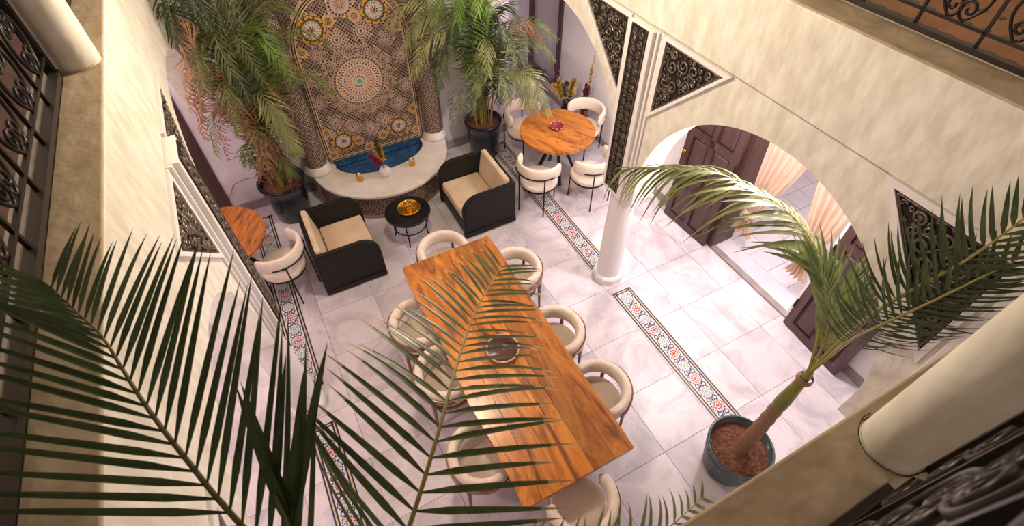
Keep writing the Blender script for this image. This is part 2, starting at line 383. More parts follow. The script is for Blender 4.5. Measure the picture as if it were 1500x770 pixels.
# upper beams above the groove
mb = MB(); mb.box(XR-0.012, XR+WT+0.02, YN-0.12, 7.9, ZG, ZL-0.012); mb.box(XR+0.02, XR+WT, YN-0.12, 7.9, ZG-0.014, ZG+0.002)
struct('wall_right_upper', mb, M['plaster'], bevel=0.008)
mb = MB(); mb.box(XL-WT-0.02, XL+0.012, YN-0.12, YB+0.25, ZG, ZL-0.012); mb.box(XL-WT, XL-0.02, YN-0.12, YB+0.25, ZG-0.014, ZG+0.002)
struct('wall_left_upper', mb, M['plaster'], bevel=0.008)
mb = MB(); mb.box(XL-WT, XR+WT, YN-0.26, YN, ZG, ZL-0.012)
struct('wall_front_upper', mb, M['plaster'])
# ledges (tan rendered curbs)
LW = 0.215
mb = MB(); mb.box(XR-0.012, XR+LW, YN-0.12, 7.9, ZL-0.012, ZL); struct('trim_1', mb, M['ledge'], bevel=0.006)
mb = MB(); mb.box(XL-0.15, XL+0.012, YN-0.12, YB+0.2, ZL-0.012, ZL); struct('trim_2', mb, M['ledge'], bevel=0.006)
mb = MB(); mb.box(XL+0.012, XR-0.012, YN-0.15, YN, ZL-0.012, ZL); struct('trim_3', mb, M['ledge'], bevel=0.006)
# gallery slabs: ceilings below, floors above
mb = MB(); mb.box(XR+WT, XRr, -1.8, 8.0, 3.12, 3.46); struct('ceiling_right', mb, M['white'])
mb = MB(); mb.box(XLr, XL-WT, -1.8, YB, 3.12, 3.46); struct('ceiling_left', mb, M['white'])
mb = MB(); mb.box(XL-WT, XR+WT, -1.8, YN-0.26, 3.12, 3.46); struct('ceiling_front', mb, M['white'])
mb = MB(); mb.box(XR+LW-0.02, XRr, -1.8, 8.0, 3.46, 3.50); fl_ur = struct('floor_upper_right', mb, M['terracotta'])
mb = MB(); mb.box(XLr, XL-0.15, -1.8, YB, 3.46, 3.50); struct('floor_upper_left', mb, M['maroon'])
mb = MB(); mb.box(XL-0.15, XR+LW-0.02, -1.8, YN-0.14, 3.46, 3.50); struct('floor_upper_front', mb, M['greyfloor'])
it = MB(); it.box(-0.022, 0.022, -0.022, 0.022, 0, 0.004); ito = None
for r_, x in enumerate((3.16, 3.40, 3.64, 3.88)):
    for k in range(24):
        y = 0.2 + 0.108*k + (0.054 if r_ % 2 else 0)
        if ito is None: ito = it.build('inlay_tile', M['inlay'], fl_ur); ito.location = (x, y, 3.5)
        else: inst(ito, 'inlay_tile', fl_ur, (x, y, 3.5))

# rear walls
DY0, DY1, DH = 1.50, 2.76, 2.45
mb = MB()
mb.box(XRr, XRr+0.3, -1.8, DY0, 0, 3.46); mb.box(XRr, XRr+0.3, DY1, 6.55, 0, 3.46); mb.box(XRr, XRr+0.3, DY0, DY1, DH, 3.46)
mb.box(XRr, XRr+0.3, 7.55, 8.2, 0, 3.46); mb.box(XRr, XRr+0.3, 6.55, 7.55, 2.3, 3.46); mb.box(XRr, XRr+0.3, 6.55, 7.55, 0, 0.25)
struct('wall_right_rear', mb, M['white'])
mb = MB(); mb.box(XLr-0.2, XLr, -1.8, YB, 0, 3.46); struct('wall_left_rear', mb, M['pink'])
mb = MB(); mb.box(XLr-0.2, 3.22, YB, YB+0.25, 0, 3.46); struct('wall_back', mb, M['lilac'])
mb = MB(); mb.box(3.0, XRr+0.3, 8.0, 8.2, 0, 3.46); struct('wall_back_far', mb, M['lilac'])
mb = MB(); mb.box(3.02, 3.22, YB+0.25, 8.0, 0, 3.46); struct('wall_passage', mb, M['lilac'])
mb = MB(); mb.box(-2.4, 4.6, -2.0, -1.8, 0, 6.4); struct('wall_front', mb, M['plaster_low'])
mb = MB(); mb.box(XRr, XRr+0.2, -1.8, 8.2, 3.46, 6.4); struct('wall_right_upper_rear', mb, M['plaster_low'])
mb = MB(); mb.box(XLr-0.2, XLr, -1.8, YB, 3.46, 6.4); struct('wall_left_upper_rear', mb, M['plaster_low'])
mb = MB(); mb.box(XLr-0.2, XRr, YB+0.01, YB+0.25, 3.46, 6.4); struct('wall_back_upper', mb, M['plaster_low'])
# roofs over the upper galleries (the well itself is open to the night)
mb = MB(); mb.box(XR, XRr+0.2, -2.0, 8.2, 6.4, 6.55); struct('ceiling_upper_right', mb, M['white'])
mb = MB(); mb.box(XLr-0.2, XL, -2.0, YB+0.25, 6.4, 6.55); struct('ceiling_upper_left', mb, M['white'])
mb = MB(); mb.box(XL, XR, -2.0, YN, 6.4, 6.55); struct('ceiling_upper_front', mb, M['white'])
# skirting
mb = MB(); mb.box(XRr-0.025, XRr, -1.8, DY0-0.02, 0, 0.11); mb.box(XRr-0.025, XRr, DY1+0.02, 8.0, 0, 0.11); struct('baseboard_right', mb, M['skirt'])
mb = MB(); mb.box(XLr, 0.1, YB-0.025, YB, 0, 0.13); mb.box(2.0, 3.22, YB-0.025, YB, 0, 0.13); mb.box(3.22, 3.245, YB, 8.0, 0, 0.11); struct('baseboard_back', mb, M['skirt'])
mb = MB(); mb.box(XLr, XLr+0.025, -1.8, YB-0.025, 0, 0.11); struct('baseboard_left', mb, M['skirt'])
mb = MB(); mb.box(XRr-0.03, XRr+0.05, DY0-0.02, DY1+0.02, -0.01, 0.03); struct('trim_4', mb, M['skirt'], bevel=0.004)   # door sill
mb = MB(); mb.box(XRr+0.05, XRr+0.3, DY0, DY1, -0.01, 0.012); struct('trim_7', mb, M['room_tile'])

# ------------------------------------------------------------------ carved panels, piers
def spiral2(cx, cy, r, a0, turns, n, hand=1):
    return [(cx + r*(1-0.86*k/n)*math.cos(a0+hand*2*PI*turns*k/n), cy + r*(1-0.86*k/n)*math.sin(a0+hand*2*PI*turns*k/n)) for k in range(n+1)]
def in_tri(p, T, mrg=0.0):
    s = []
    for i in range(3):
        a, b = T[i], T[(i+1) % 3]; L = math.hypot(b[0]-a[0], b[1]-a[1])
        s.append(((b[0]-a[0])*(p[1]-a[1])-(b[1]-a[1])*(p[0]-a[0]))/L)
    return (min(s) > mrg) or (max(s) < -mrg)
def carved_band(parent, fx, sgn, y0, y1, z0, z1):
    """carved strip on a pier face; sgn=-1 faces -x"""
    b = MB(); b.box(min(fx, fx+sgn*0.008), max(fx, fx+sgn*0.008), y0, y1, z0, z1)
    p = b.build('carved_band', M['carved_back'], parent)
    r = MB(); xx = fx+sgn*0.010; wd = y1-y0; rr = wd/5.2; nrow = int((z1-z0)/(rr*2.05))
    rg = random.Random(3)
    for k in range(nrow):
        for c in (-1, 1):
            zz = z0 + rr*1.15 + k*rr*2.05; yy = (y0+y1)/2 + c*rr*1.08
            r.tube([(xx, u, v) for u, v in spiral2(yy, zz, rr*0.95, rg.choice((0, PI/2, PI)), 1.7, 16, c)], 0.0065, 4)
    for yy in (y0+0.006, y1-0.006): r.tube([(xx, yy, z0), (xx, yy, z1)], 0.007, 4)
    r.build('scroll_relief', M['carved'], p)
def carved_triangle(parent, fx, sgn, T, seed=1):
    """triangular filigree panel with raised white frame; T in (y,z)"""
    fn = lambda u, v, w_: (fx+sgn*w_, u, v)
    b = MB(); b.prism(T, 0.0, 0.006, fn); p = b.build('carved_panel', M['carved_back'], parent)
    cx = sum(t[0] for t in T)/3; cy = sum(t[1] for t in T)/3
    r = MB(); rg = random.Random(seed); placed = []
    # rope edging
    for i in range(3):
        a, bb = T[i], T[(i+1) % 3]
        ins = 0.03; a2 = (a[0]+(cx-a[0])*ins*2.2, a[1]+(cy-a[1])*ins*2.2); b2 = (bb[0]+(cx-bb[0])*ins*2.2, bb[1]+(cy-bb[1])*ins*2.2)
        L = math.hypot(b2[0]-a2[0], b2[1]-a2[1]); n = int(L/0.02)
        r.tube([(fx+sgn*0.010, a2[0]+(b2[0]-a2[0])*k/n, a2[1]+(b2[1]-a2[1])*k/n) for k in range(n+1)], [0.010 if k % 2 else 0.0055 for k in range(n+1)], 4)
    xs = [t[0] for t in T]; zs = [t[1] for t in T]
    for tr in range(2200):
        rad = rg.uniform(0.04, 0.075) if tr < 300 else (rg.uniform(0.022, 0.035) if tr < 900 else rg.uniform(0.012, 0.02))
        p2 = (rg.uniform(min(xs), max(xs)), rg.uniform(min(zs), max(zs)))
        if not in_tri(p2, T, rad*0.9+0.012): continue
        if any(math.hypot(p2[0]-q[0], p2[1]-q[1]) < (rad+q[2])*0.86 for q in placed): continue
        placed.append((*p2, rad))
        r.tube([(fx+sgn*(0.010+0.006*k/14), u, v) for k, (u, v) in enumerate(spiral2(p2[0], p2[1], rad, rg.uniform(0, 6.28), 1.6 if rad > 0.03 else 1.1, 14, rg.choice((-1, 1))))], min(0.0105, rad*0.2+0.002), 5)
    r.build('scroll_relief', M['carved'], p)
    # white frame: outer offset triangle
    k = 1.17; O = [(cx+(t[0]-cx)*k, cy+(t[1]-cy)*k) for t in T]
    f = MB()
    for i in range(3):
        j = (i+1) % 3
        f.prism([T[i], O[i], O[j], T[j]] , 0, 0.022, fn)
    f.build('panel_frame', M['white'], p)
def tri_pair(wall, fx, sgn, seed):
    # lower/near side of the pier, far side of the pier, and the one beside the near corner pier
    carved_triangle(wall, fx, sgn, [(2.74, 2.44), (2.74, 3.035), (2.15, 3.035)], seed)
    carved_triangle(wall, fx, sgn, [(3.20, 2.40), (3.20, 3.035), (3.86, 3.035)], seed+1)
    carved_triangle(wall, fx, sgn, [(0.27, 2.30), (0.27, 3.035), (0.88, 3.035)], seed+2)
tri_pair(wall_right, XR, -1, 11); tri_pair(wall_left, XL, 1, 21)
def pier(parent, xf, sgn, y, th=0.075):
    b = MB(); x1 = xf+sgn*0.0; x0 = xf+sgn*th
    b.box(min(x0, x1), max(x0, x1), y-0.125, y+0.165, 1.42, ZG-0.012)
    for d in (-0.145, ):                                   # rib mouldings on the side
        b.box(min(xf, xf+sgn*th*0.55), max(xf, xf+sgn*th*0.55), y-0.155, y-0.125, 1.42, ZG-0.012)
        b.box(min(xf, xf+sgn*th*0.25), max(xf, xf+sgn*th*0.25), y-0.182, y-0.155, 1.42, ZG-0.012)
    p = b.build('pier', M['white'], parent, bevel=0.006)
    carved_band(p, x0, sgn, y-0.075, y+0.115, 1.47, ZG-0.02)
for yy in (PY+0.04, 0.04):
    pier(wall_right, XR, -1, yy); pier(wall_left, XL, 1, yy)

def column(x, y, z0, z1, r, label, base=True):
    t = thing('column', label, 'column', (x, y, z0))
    b = MB(); b.lathe([(r*1.0, 0.1 if base else 0), (r, (z1-z0)*0.5), (r*0.97, z1-z0)], n=28)
    b.build('shaft', M['white'] if base else M['plaster'], t)
    if base:
        b = MB(); b.lathe([(0, 0), (r*1.33, 0), (r*1.33, 0.085), (r*1.2, 0.11), (0, 0.11)], n=10, smooth=False); b.build('column_base', M['white'], t)
        b = MB(); b.lathe([(r*0.97, 0), (r*1.12, 0.02), (r*1.22, 0.06), (r*1.22, 0.075), (0, 0.075)], c=(0, 0, z1-z0-0.075), n=28); b.build('capital', M['white'], t)
    return t
column(2.86, PY+0.06, 0, 1.42, 0.138, 'white round column with faceted base between the mosaic strips by dining table')
column(-0.76, PY+0.06, 0, 1.42, 0.138, 'white round column under the arch beside the single boucle chair')
column(2.86, 0.04, 0, 1.42, 0.138, 'white round corner column beyond the ribbed pot')
column(-0.76, 0.04, 0, 1.42, 0.138, 'white round corner column below the near gallery')
column(-0.735, 2.93, ZL, 6.4, 0.093, 'cream plaster column on the ledge beside scrolled iron railing and carved left wall', False)
column(0.985, -0.005, ZL, 6.4, 0.067, 'cream plaster column on the near ledge above the ribbed pot', False)
column(2.86, 2.93, ZL, 6.4, 0.093, 'cream plaster column on the ledge of the terracotta gallery', False)
# straw and wire ties at the feet of the two ledge columns
def tie(x, y, r, label, m):
    b = MB(); rg = random.Random(5)
    for k in range(2):
        ph = rg.uniform(0, 6.28); zz = ZL+0.005+0.006*k
        b.tube([(x+(r+0.004+0.006*rg.random())*math.cos(a), y+(r+0.004+0.006*rg.random())*math.sin(a), zz+0.004*math.sin(a+ph)) for a in [2*PI*q/20+ph for q in range(14)]], 0.0014, 4)
    tag(b.build('tie_wire', m), label, 'wire')
tie(-0.735, 2.93, 0.094, 'pale twisted straw tie round the foot of ledge column', M['leaf_tip'])
tie(0.985, -0.005, 0.066, 'dark twisted wire round the foot of near ledge column', M['iron'])

# ------------------------------------------------------------------ wrought iron railings
def c_scroll(h, wd, n=16):
    """C scroll in (u,v): spine bulging to +u, both ends curling inwards"""
    pts = []; r = h*0.22
    e = spiral2(r*1.0, h-r, r, PI/2, 1.35, n, -1)
    top = [(u, v) for u, v in e][::-1]
    top = [(wd*0.25+u*0.9, v) for u, v in top]
    bot = [(u, h-v) for u, v in top][::-1]
    q0 = top[-1]; q1 = bot[0]
    mid = []
    for k in range(1, 10):
        t = k/10; mid.append((q0[0]*(1-t)**2+2*t*(1-t)*(-wd*0.42)+q1[0]*t*t, q0[1]*(1-t)**2+2*t*(1-t)*(h/2)+q1[1]*t*t))
    return top+mid+bot
BAY = 0.30; RH = 0.92
_scr = None
def railing(label, p0, axis, length, zb, rm=None, light_edge=0):
    """railing starting at p0 along axis ('x' or 'y')"""
    global _scr
    t = thing('iron_railing', label, 'railing', (p0[0], p0[1], zb), 0 if axis == 'x' else PI/2)
    b = MB(); b.box(0, length, -0.02, 0.02, 0, 0.026); b.build('bottom_rail', M['rail'], t)
    if light_edge:
        b = MB(); b.box(0, length, 0.022, 0.036, -0.02, 0.012); b.build('rail_edge', M['rail_light'], t)
    b = MB(); b.box(0, length, -0.007, 0.007, 0.086, 0.10); b.build('lower_bar', M['iron'], t)
    b = MB(); b.box(0, length, -0.007, 0.007, RH-0.1, RH-0.086); b.build('upper_bar', M['iron'], t)
    b = MB(); b.box(0, length, -0.024, 0.024, RH, RH+0.03); b.build('handrail', M['rail'], t)
    n = int(length/BAY)
    post = MB(); post.box(-0.007, 0.007, -0.007, 0.007, 0.02, RH); pst = None
    if _scr is None:
        _scr = []
        for s in (1, -1):
            m_ = MB(); m_.tube([(s*(u), 0, v) for u, v in c_scroll(0.235, 0.13)], 0.0075, 5); _scr.append(m_)
        _scr = [m_.build('scroll', M['iron'], t) for m_ in _scr]; fresh = True
    else: fresh = False
    for k in range(n+1):
        x = k*BAY + 0.02
        if x > length: break
        if pst is None: pst = post.build('post', M['iron'], t); pst.location = (x, 0, 0)
        else: inst(pst, 'post', t, (x, 0, 0))
        for q in range(3):
            for si, s in ((0, 1), (1, -1)):
                xx = x + s*0.035
                if not 0 <= xx+s*0.1 <= length: continue
                if fresh and k == 0 and q == 0 and si == 0: _scr[0].location = (xx, 0, 0.105); continue
                if fresh and k == 1 and q == 0 and si == 1: _scr[1].location = (xx, 0, 0.105); continue
                inst(_scr[si], 'scroll', t, (xx, 0, 0.105+q*0.238))
    return t
railing('black scrolled iron railing above the left arcade wall', (-0.815, 0.10), 'y', 2.74, ZL+0.005, light_edge=1)
railing('black scrolled iron railing of the left gallery beyond the ledge column', (-0.815, 3.05), 'y', 3.1, ZL+0.005, light_edge=1)
railing('black scrolled iron railing over the terracotta gallery floor', (2.975, 0.12), 'y', 2.7, ZL+0.005)
railing('black scrolled iron railing beside the near ledge column', (1.085, -0.075), 'x', 1.55, ZL+0.005)
railing('black scrolled iron railing under the big palm fronds', (-0.55, -0.075), 'x', 1.43, ZL+0.005)
# square posts next to the ledge columns
for (x, y, lb) in ((-0.83, 2.845, 'black square iron post beside the left ledge column'), (1.02, -0.092, 'black square iron post beside the near ledge column')):
    b = MB(); b.box(x-0.02, x+0.02, y-0.016, y+0.016, ZL, ZL+1.1); b.lathe([(0.0, 0.05), (0.022, 0.03), (0.022, 0.0)], c=(x, y, ZL+1.1), n=10); tag(b.build('iron_post', M['iron']), lb, 'post')

# ------------------------------------------------------------------ doors, room behind
def leaf(name, y0, y1, xw, lean, hinge):
    """dark panelled leaf folded back on the gallery side of the rear wall; hinge is the y of its hinge edge"""
    wd = abs(y1-y0); d = MB(); st = 0.09; H = DH-0.05
    root = None
    # local: u along width from hinge, w thickness, v height
    d.box(0, st, -0.045, 0, 0, H); d.box(wd-st, wd, -0.045, 0, 0, H)
    rows = [0, 0.62, 1.28, H-0.09]
    for v in rows: d.box(st, wd-st, -0.045, 0, v, v+0.09)
    d.box(wd/2-0.035, wd/2+0.035, -0.045, 0, 0.09, H-0.09)
    d.box(st, wd-st, -0.020, -0.012, 0.05, H-0.05)
    o = d.build(name, M['door']); o['kind'] = 'structure'
    for a, b2 in zip(rows[:-1], rows[1:]):
        for u0, u1 in ((st, wd/2-0.035), (wd/2+0.035, wd-st)):
            p = MB(); v0 = a+0.09; v1 = b2
            if b2 == rows[-1]: v1 = b2
            e = 0.03
            p.add([(u0+0.012, -0.02, v0+0.012), (u1-0.012, -0.02, v0+0.012), (u1-0.012, -0.02, v1-0.012), (u0+0.012, -0.02, v1-0.012),
                   (u0+e+.012, -0.042, v0+e+.012), (u1-e-.012, -0.042, v0+e+.012), (u1-e-.012, -0.042, v1-e-.012), (u0+e+.012, -0.042, v1-e-.012)],
                  [(4, 5, 6, 7), (0, 1, 5, 4), (1, 2, 6, 5), (2, 3, 7, 6), (3, 0, 4, 7)])
            p.build('door_panel', M['door'], o)
    h = MB(); h.lathe([(0, -0.02), (0.018, -0.02), (0.024, 0), (0.018, 0.02), (0, 0.02)], c=(wd-0.05, -0.065, 1.05), n=10); h.tube([(wd-0.05, -0.045, 1.05), (wd-0.05, -0.06, 1.05)], 0.007, 6)
    h.build('door_knob', M['brass'], o)
    for k in range(3):
        h = MB(); h.tube([(0, -0.05, 0.3+0.85*k), (0, -0.05, 0.42+0.85*k)], 0.012, 8); h.build('hinge', M['iron'], o)
    o.location = (xw, hinge, 0.02)
    return o
# far leaf opens towards +y, near leaf towards -y
dl = leaf('door_1', 2.78, 3.52, XRr-0.012, 0, 2.78); dl.rotation_euler = (0, 0, PI/2+math.radians(3)); dl.scale = (1, -1, 1); dl.location = (XRr-0.055, 2.79, 0.02)
dr = leaf('door_2', 0.75, 1.49, XRr-0.012, 0, 1.49); dr.rotation_euler = (0, 0, -PI/2-math.radians(4)); dr.location = (XRr-0.055, 1.47, 0.02)
# the far leaf is mirrored so its panels face the court
b = MB()
b.box(XRr-0.005, XRr+0.32, DY1-0.03, DY1+0.002, 0.02, DH); b.box(XRr-0.005, XRr+0.32, DY0, DY1, DH-0.03, DH+0.002)
b.box(XRr-0.03, XRr-0.0, DY1-0.03, DY1+0.05, 0.02, DH+0.06); struct('trim_5', b, M['door'])
b = MB(); b.box(XRr-0.012, XRr+0.31, DY0-0.002, DY0+0.03, 0.02, DH-0.03); struct('trim_6', b, M['white'])
# room
b = MB(); b.box(XRr+0.3, 6.8, 0.3, 3.9, -0.012, 0.0); rf = struct('floor_room', b, M['joint'])
rt_ = None
for i in range(8):
    for j in range(12):
        x = XRr+0.3+0.155+0.31*i; y = 0.3+0.15+0.30*j
        if rt_ is None: m_ = slab_mesh(0.306, 0.296); rt_ = m_.build('room_floor_tile', M['room_tile'], rf); rt_.location = (x, y, 0.012)
        else: inst(rt_, 'room_floor_tile', rf, (x, y, 0.012))
b = MB(); b.box(6.8, 6.95, 0.2, 4.0, 0, 3.0); struct('wall_room_far', b, M['white'])
b = MB(); b.box(XRr+0.3, 6.8, 0.2, 0.3, 0, 3.0); struct('wall_room_near', b, M['white'])
b = MB(); b.box(XRr+0.3, 6.8, 3.9, 4.0, 0, 3.0); struct('wall_room_side', b, M['white'])
b = MB(); b.box(XRr+0.3, 6.95, 0.2, 4.0, 3.0, 3.1); struct('ceiling_room', b, M['white'])
# curtains tied in knots
def curtain(x, ya, yb, yk, zk, zbot, label):
    t = thing('curtain', label, 'curtain', (x, (ya+yb)/2, 0), 0, None)
    def sheet(rows):
        m_ = MB(); n = 36; vs = []
        for (z, c, hw, amp) in rows:
            for k in range(n+1):
                u = k/n*2-1; vs.append((amp*math.sin(u*PI*5.5)+0.3*amp*math.sin(u*13+z), c+hw*u-(ya+yb)/2, z))
        m_.add(vs, [(i*(n+1)+k, i*(n+1)+k+1, (i+1)*(n+1)+k+1, (i+1)*(n+1)+k) for i in range(len(rows)-1) for k in range(n)], 0, True)
        return m_
    R = []
    for k in range(17):
        s = k/16; e = s**2.2
        z = 2.40 + (zk+0.05-2.40)*s; c = (ya+yb)/2*(1-e)+yk*e; hw = (yb-ya)/2*(1-e)+0.045*e
        R.append((z, c, hw, 0.035*(1-e)+0.03*e))
    sheet(R).build('drape', M['curtain'], t)
    R = [(zk-0.04+(zbot-zk+0.04)*s, yk, 0.04+0.10*s**0.7, 0.028) for s in [q/6 for q in range(7)]]
    sheet(R).build('tail', M['curtain'], t)
    m_ = MB(); yy = yk-(ya+yb)/2
    m_.lathe([(0, -0.065), (0.05, -0.05), (0.075, -0.01), (0.07, 0.03), (0.04, 0.06), (0, 0.065)], c=(0, yy, zk), n=14, wob=lambda a, z: 1+0.14*math.sin(4*a+20*z))
    m_.tube([(0.06*math.cos(a), yy+0.075*math.sin(a), zk+0.03*math.sin(2*a)) for a in [2*PI*q/14 for q in range(15)]], 0.022, 6)
    m_.build('knot', M['curtain'], t)
curtain(XRr+0.20, 1.54, 2.12, 1.76, 0.62, 0.34, 'peach curtain knotted low beside the near dark door leaf')
curtain(XRr+0.20, 2.16, 2.72, 2.58, 0.60, 0.30, 'peach curtain gathered beside the far dark door leaf')
# windows in the passage and dark frame by the left back wall
b = MB()
for y0, y1, z0, z1 in ((6.55, 6.65, 0.25, 2.3), (7.45, 7.55, 0.25, 2.3), (6.65, 7.45, 0.25, 0.33), (6.65, 7.45, 2.2, 2.3)): b.box(XRr-0.03, XRr+0.08, y0, y1, z0, z1)
wn = struct('window_1', b, M['door'])
b = MB(); b.box(XRr+0.02, XRr+0.03, 6.65, 7.45, 0.33, 2.2); b.build('pane', M['glass_dark'], wn)
b = MB()
for x0, x1, z0, z1 in ((-2.05, -1.94, 0, 2.2), (-1.09, -0.98, 0, 2.2), (-1.94, -1.09, 2.1, 2.2)): b.box(x0, x1, YB-0.03, YB+0.02, z0, z1)
dn = struct('door_3', b, M['door'])
b = MB(); b.box(-1.94, -1.09, YB-0.014, YB+0.01, 0.0, 2.1); b.build('door_board', M['door'], dn)

# ------------------------------------------------------------------ wall fountain
FX, FY, FR = 1.065, 6.12, 0.685
fo = thing('wall_fountain', 'mosaic wall fountain with arched zellige panel and curved marble rimmed basin', 'fountain', (FX, FY, 0))
FO = (FX, FY, 0)
def face(u, v, w_): return (FX+u, FY-w_, v)
def zell(mb_, mp, u0, u1, v0, v1, p, inside=None, cols=('black', 'tan', 'cream', 'lilac'), w_=0.003, seed=0):
    rg = random.Random(seed); nu = int((u1-u0)/p); nv = int((v1-v0)/(p*0.5))
    for j in range(nv+1):
        for i in range(nu+1):
            u = u0+(i+(0.5 if j % 2 else 0))*p; v = v0+j*p*0.5
            if u > u1 or v > v1 or (inside and not inside(u, v, p*0.5)): continue
            k = (i*2+j) % 4
            r = p*0.262
            mb_.poly([mp(u+r*math.cos(a), v+r*math.sin(a), w_) for a in [PI/4*q+PI/8 for q in range(8)]], ZI[cols[0]])
            # four cream/tan petals in the gaps
            for a in (0, PI/2):
                uu = u+p*0.5*math.cos(a); vv = v+p*0.5*math.sin(a)
                if uu > u1 or vv > v1 or (inside and not inside(uu, vv, p*0.3)): continue
                c = cols[1] if (i+j//2) % 3 == 0 else (cols[2] if rg.random() < 0.7 else cols[3]); d = p*0.22
                mb_.poly([mp(uu+d, vv, w_), mp(uu, vv+d, w_), mp(uu-d, vv, w_), mp(uu, vv-d, w_)], ZI[c])
def ring(mb_, mp, cu, cv, r0, r1, n, c, fill=0.8, w_=0.004, ph=0):
    for k in range(n):
        a0 = 2*PI*(k+ph)/n; a1 = a0+2*PI/n*fill; q = max(1, int(24/n)+1) if fill > 0.95 else 1
        st = [a0+(a1-a0)*s/q for s in range(q+1)]
        mb_.poly([mp(cu+r0*math.cos(a), cv+r0*math.sin(a), w_) for a in st] + [mp(cu+r1*math.cos(a), cv+r1*math.sin(a), w_) for a in st[::-1]], ZI[c])
def disc(mb_, mp, cu, cv, r, c, n=12, w_=0.005): mb_.poly([mp(cu+r*math.cos(2*PI*k/n), cv+r*math.sin(2*PI*k/n), w_) for k in range(n)], ZI[c])

PZ0, PZ1 = 0.44, 1.95          # panel straight part
# masonry body behind
outline = [(-1.0, 0.36), (1.0, 0.36), (1.0, 2.95), (-1.0, 2.95)]
b = MB(); b.prism(outline, -0.135, 0.0, face); b.build('masonry', Z['grout'], fo, off=FO)
ap = [(-FR, PZ0), (FR, PZ0)] + [(FR*math.cos(a), PZ1+FR*math.sin(a)) for a in [PI*k/40 for k in range(41)]]
b = MB(); b.prism(ap, 0.0005, 0.002, face); panel = b.build('mosaic_panel', Z['grout'], fo, off=FO)
MED = (-0.02, 1.485, 0.315)
ros = [  # (u, v, R, type)
    (-0.42, 0.72, 0.155, 'flower'), (0.36, 0.72, 0.155, 'flower'), (-0.40, 2.20, 0.165, 'flower'), (0.34, 2.28, 0.165, 'flower'), (-0.03, 2.42, 0.14, 'star'),
    (-0.03, 0.80, 0.10, 'eye'), (-0.25, 0.88, 0.10, 'eye'), (0.19, 0.86, 0.10, 'eye'), (-0.45, 1.02, 0.09, 'eye'), (0.42, 1.06, 0.10, 'eye'), (0.56, 1.27, 0.09, 'eye'),
    (-0.16, 2.04, 0.11, 'eye'), (0.14, 2.08, 0.11, 'eye'), (-0.42, 1.92, 0.09, 'eye'), (0.42, 1.94, 0.09, 'eye'), (-0.57, 1.32, 0.09, 'eye'), (-0.56, 1.66, 0.09, 'eye'), (0.56, 1.68, 0.09, 'eye'),
    (-0.20, 2.26, 0.065, 'ringlet'), (0.10, 2.26, 0.065, 'ringlet'), (-0.60, 0.90, 0.06, 'ringlet'), (-0.22, 0.66, 0.06, 'ringlet'), (0.12, 0.64, 0.06, 'ringlet'), (0.60, 0.92, 0.06, 'ringlet'),
    (0.60, 0.58, 0.06, 'ringlet'), (-0.60, 0.55, 0.06, 'ringlet'), (-0.10, 0.53, 0.055, 'ringlet'), (0.57, 2.05, 0.06, 'ringlet'), (-0.58, 1.98, 0.06, 'ringlet'), (0.12, 2.56, 0.05, 'ringlet')]
for k in range(16):
    a = 2*PI*k/16+0.1; ros.append((MED[0]+0.40*math.cos(a), MED[1]+0.40*math.sin(a), 0.068, 'small'))
def inside_panel(u, v, mg):
    if v < PZ0+0.05 or abs(u) > FR-0.055: return False
    if v > PZ1 and math.hypot(u, v-PZ1) > FR-0.055: return False
    if math.hypot(u-MED[0], v-MED[1]) < MED[2]+mg*0.6: return False
    return not any(math.hypot(u-a, v-c) < r+mg*0.35 for a, c, r, t in ros)
b = MB(); zell(b, face, -FR, FR, PZ0, PZ1+FR, 0.047, inside_panel, ('black', 'tan', 'cream', 'pinkish')); b.build('field_tiles', ZM, panel, off=None)
bpy.data.objects['field_tiles']['kind'] = 'stuff'
def shift_fo(o): o.location = (-FX, -FY, 0); return o
shift_fo(bpy.data.objects['field_tiles'])
# border bands
b = MB()
def border(off, wd, c, nseg, fill):
    pts = [(-FR+off, PZ0+off), (FR-off, PZ0+off), (FR-off, PZ1)]
    pts += [((FR-off)*math.cos(a), PZ1+(FR-off)*math.sin(a)) for a in [PI*k/nseg for k in range(1, nseg)]] + [(-FR+off, PZ1), (-FR+off, PZ0+off)]
    out = []
    for p0, p1 in zip(pts[:-1], pts[1:]):
        L = math.hypot(p1[0]-p0[0], p1[1]-p0[1]); n = max(1, round(L/0.03)); tx, tz = (p1[0]-p0[0])/L, (p1[1]-p0[1])/L
        for k in range(n):
            s0 = L*k/n; s1 = s0+L/n*fill
            q = [(p0[0]+tx*s, p0[1]+tz*s) for s in (s0, s1)]
            b.poly([face(q[0][0], q[0][1], 0.004), face(q[1][0], q[1][1], 0.004), face(q[1][0]-tz*wd, q[1][1]+tx*wd, 0.004), face(q[0][0]-tz*wd, q[0][1]+tx*wd, 0.004)], ZI[c])
border(0.002, 0.013, 'black', 40, 1.0); border(0.017, 0.010, 'yellow', 40, 0.7); border(0.029, 0.012, 'black', 40, 1.0); border(0.044, 0.008, 'cream', 40, 1.0)
shift_fo(b.build('border_tiles', ZM, panel))['kind'] = 'stuff'
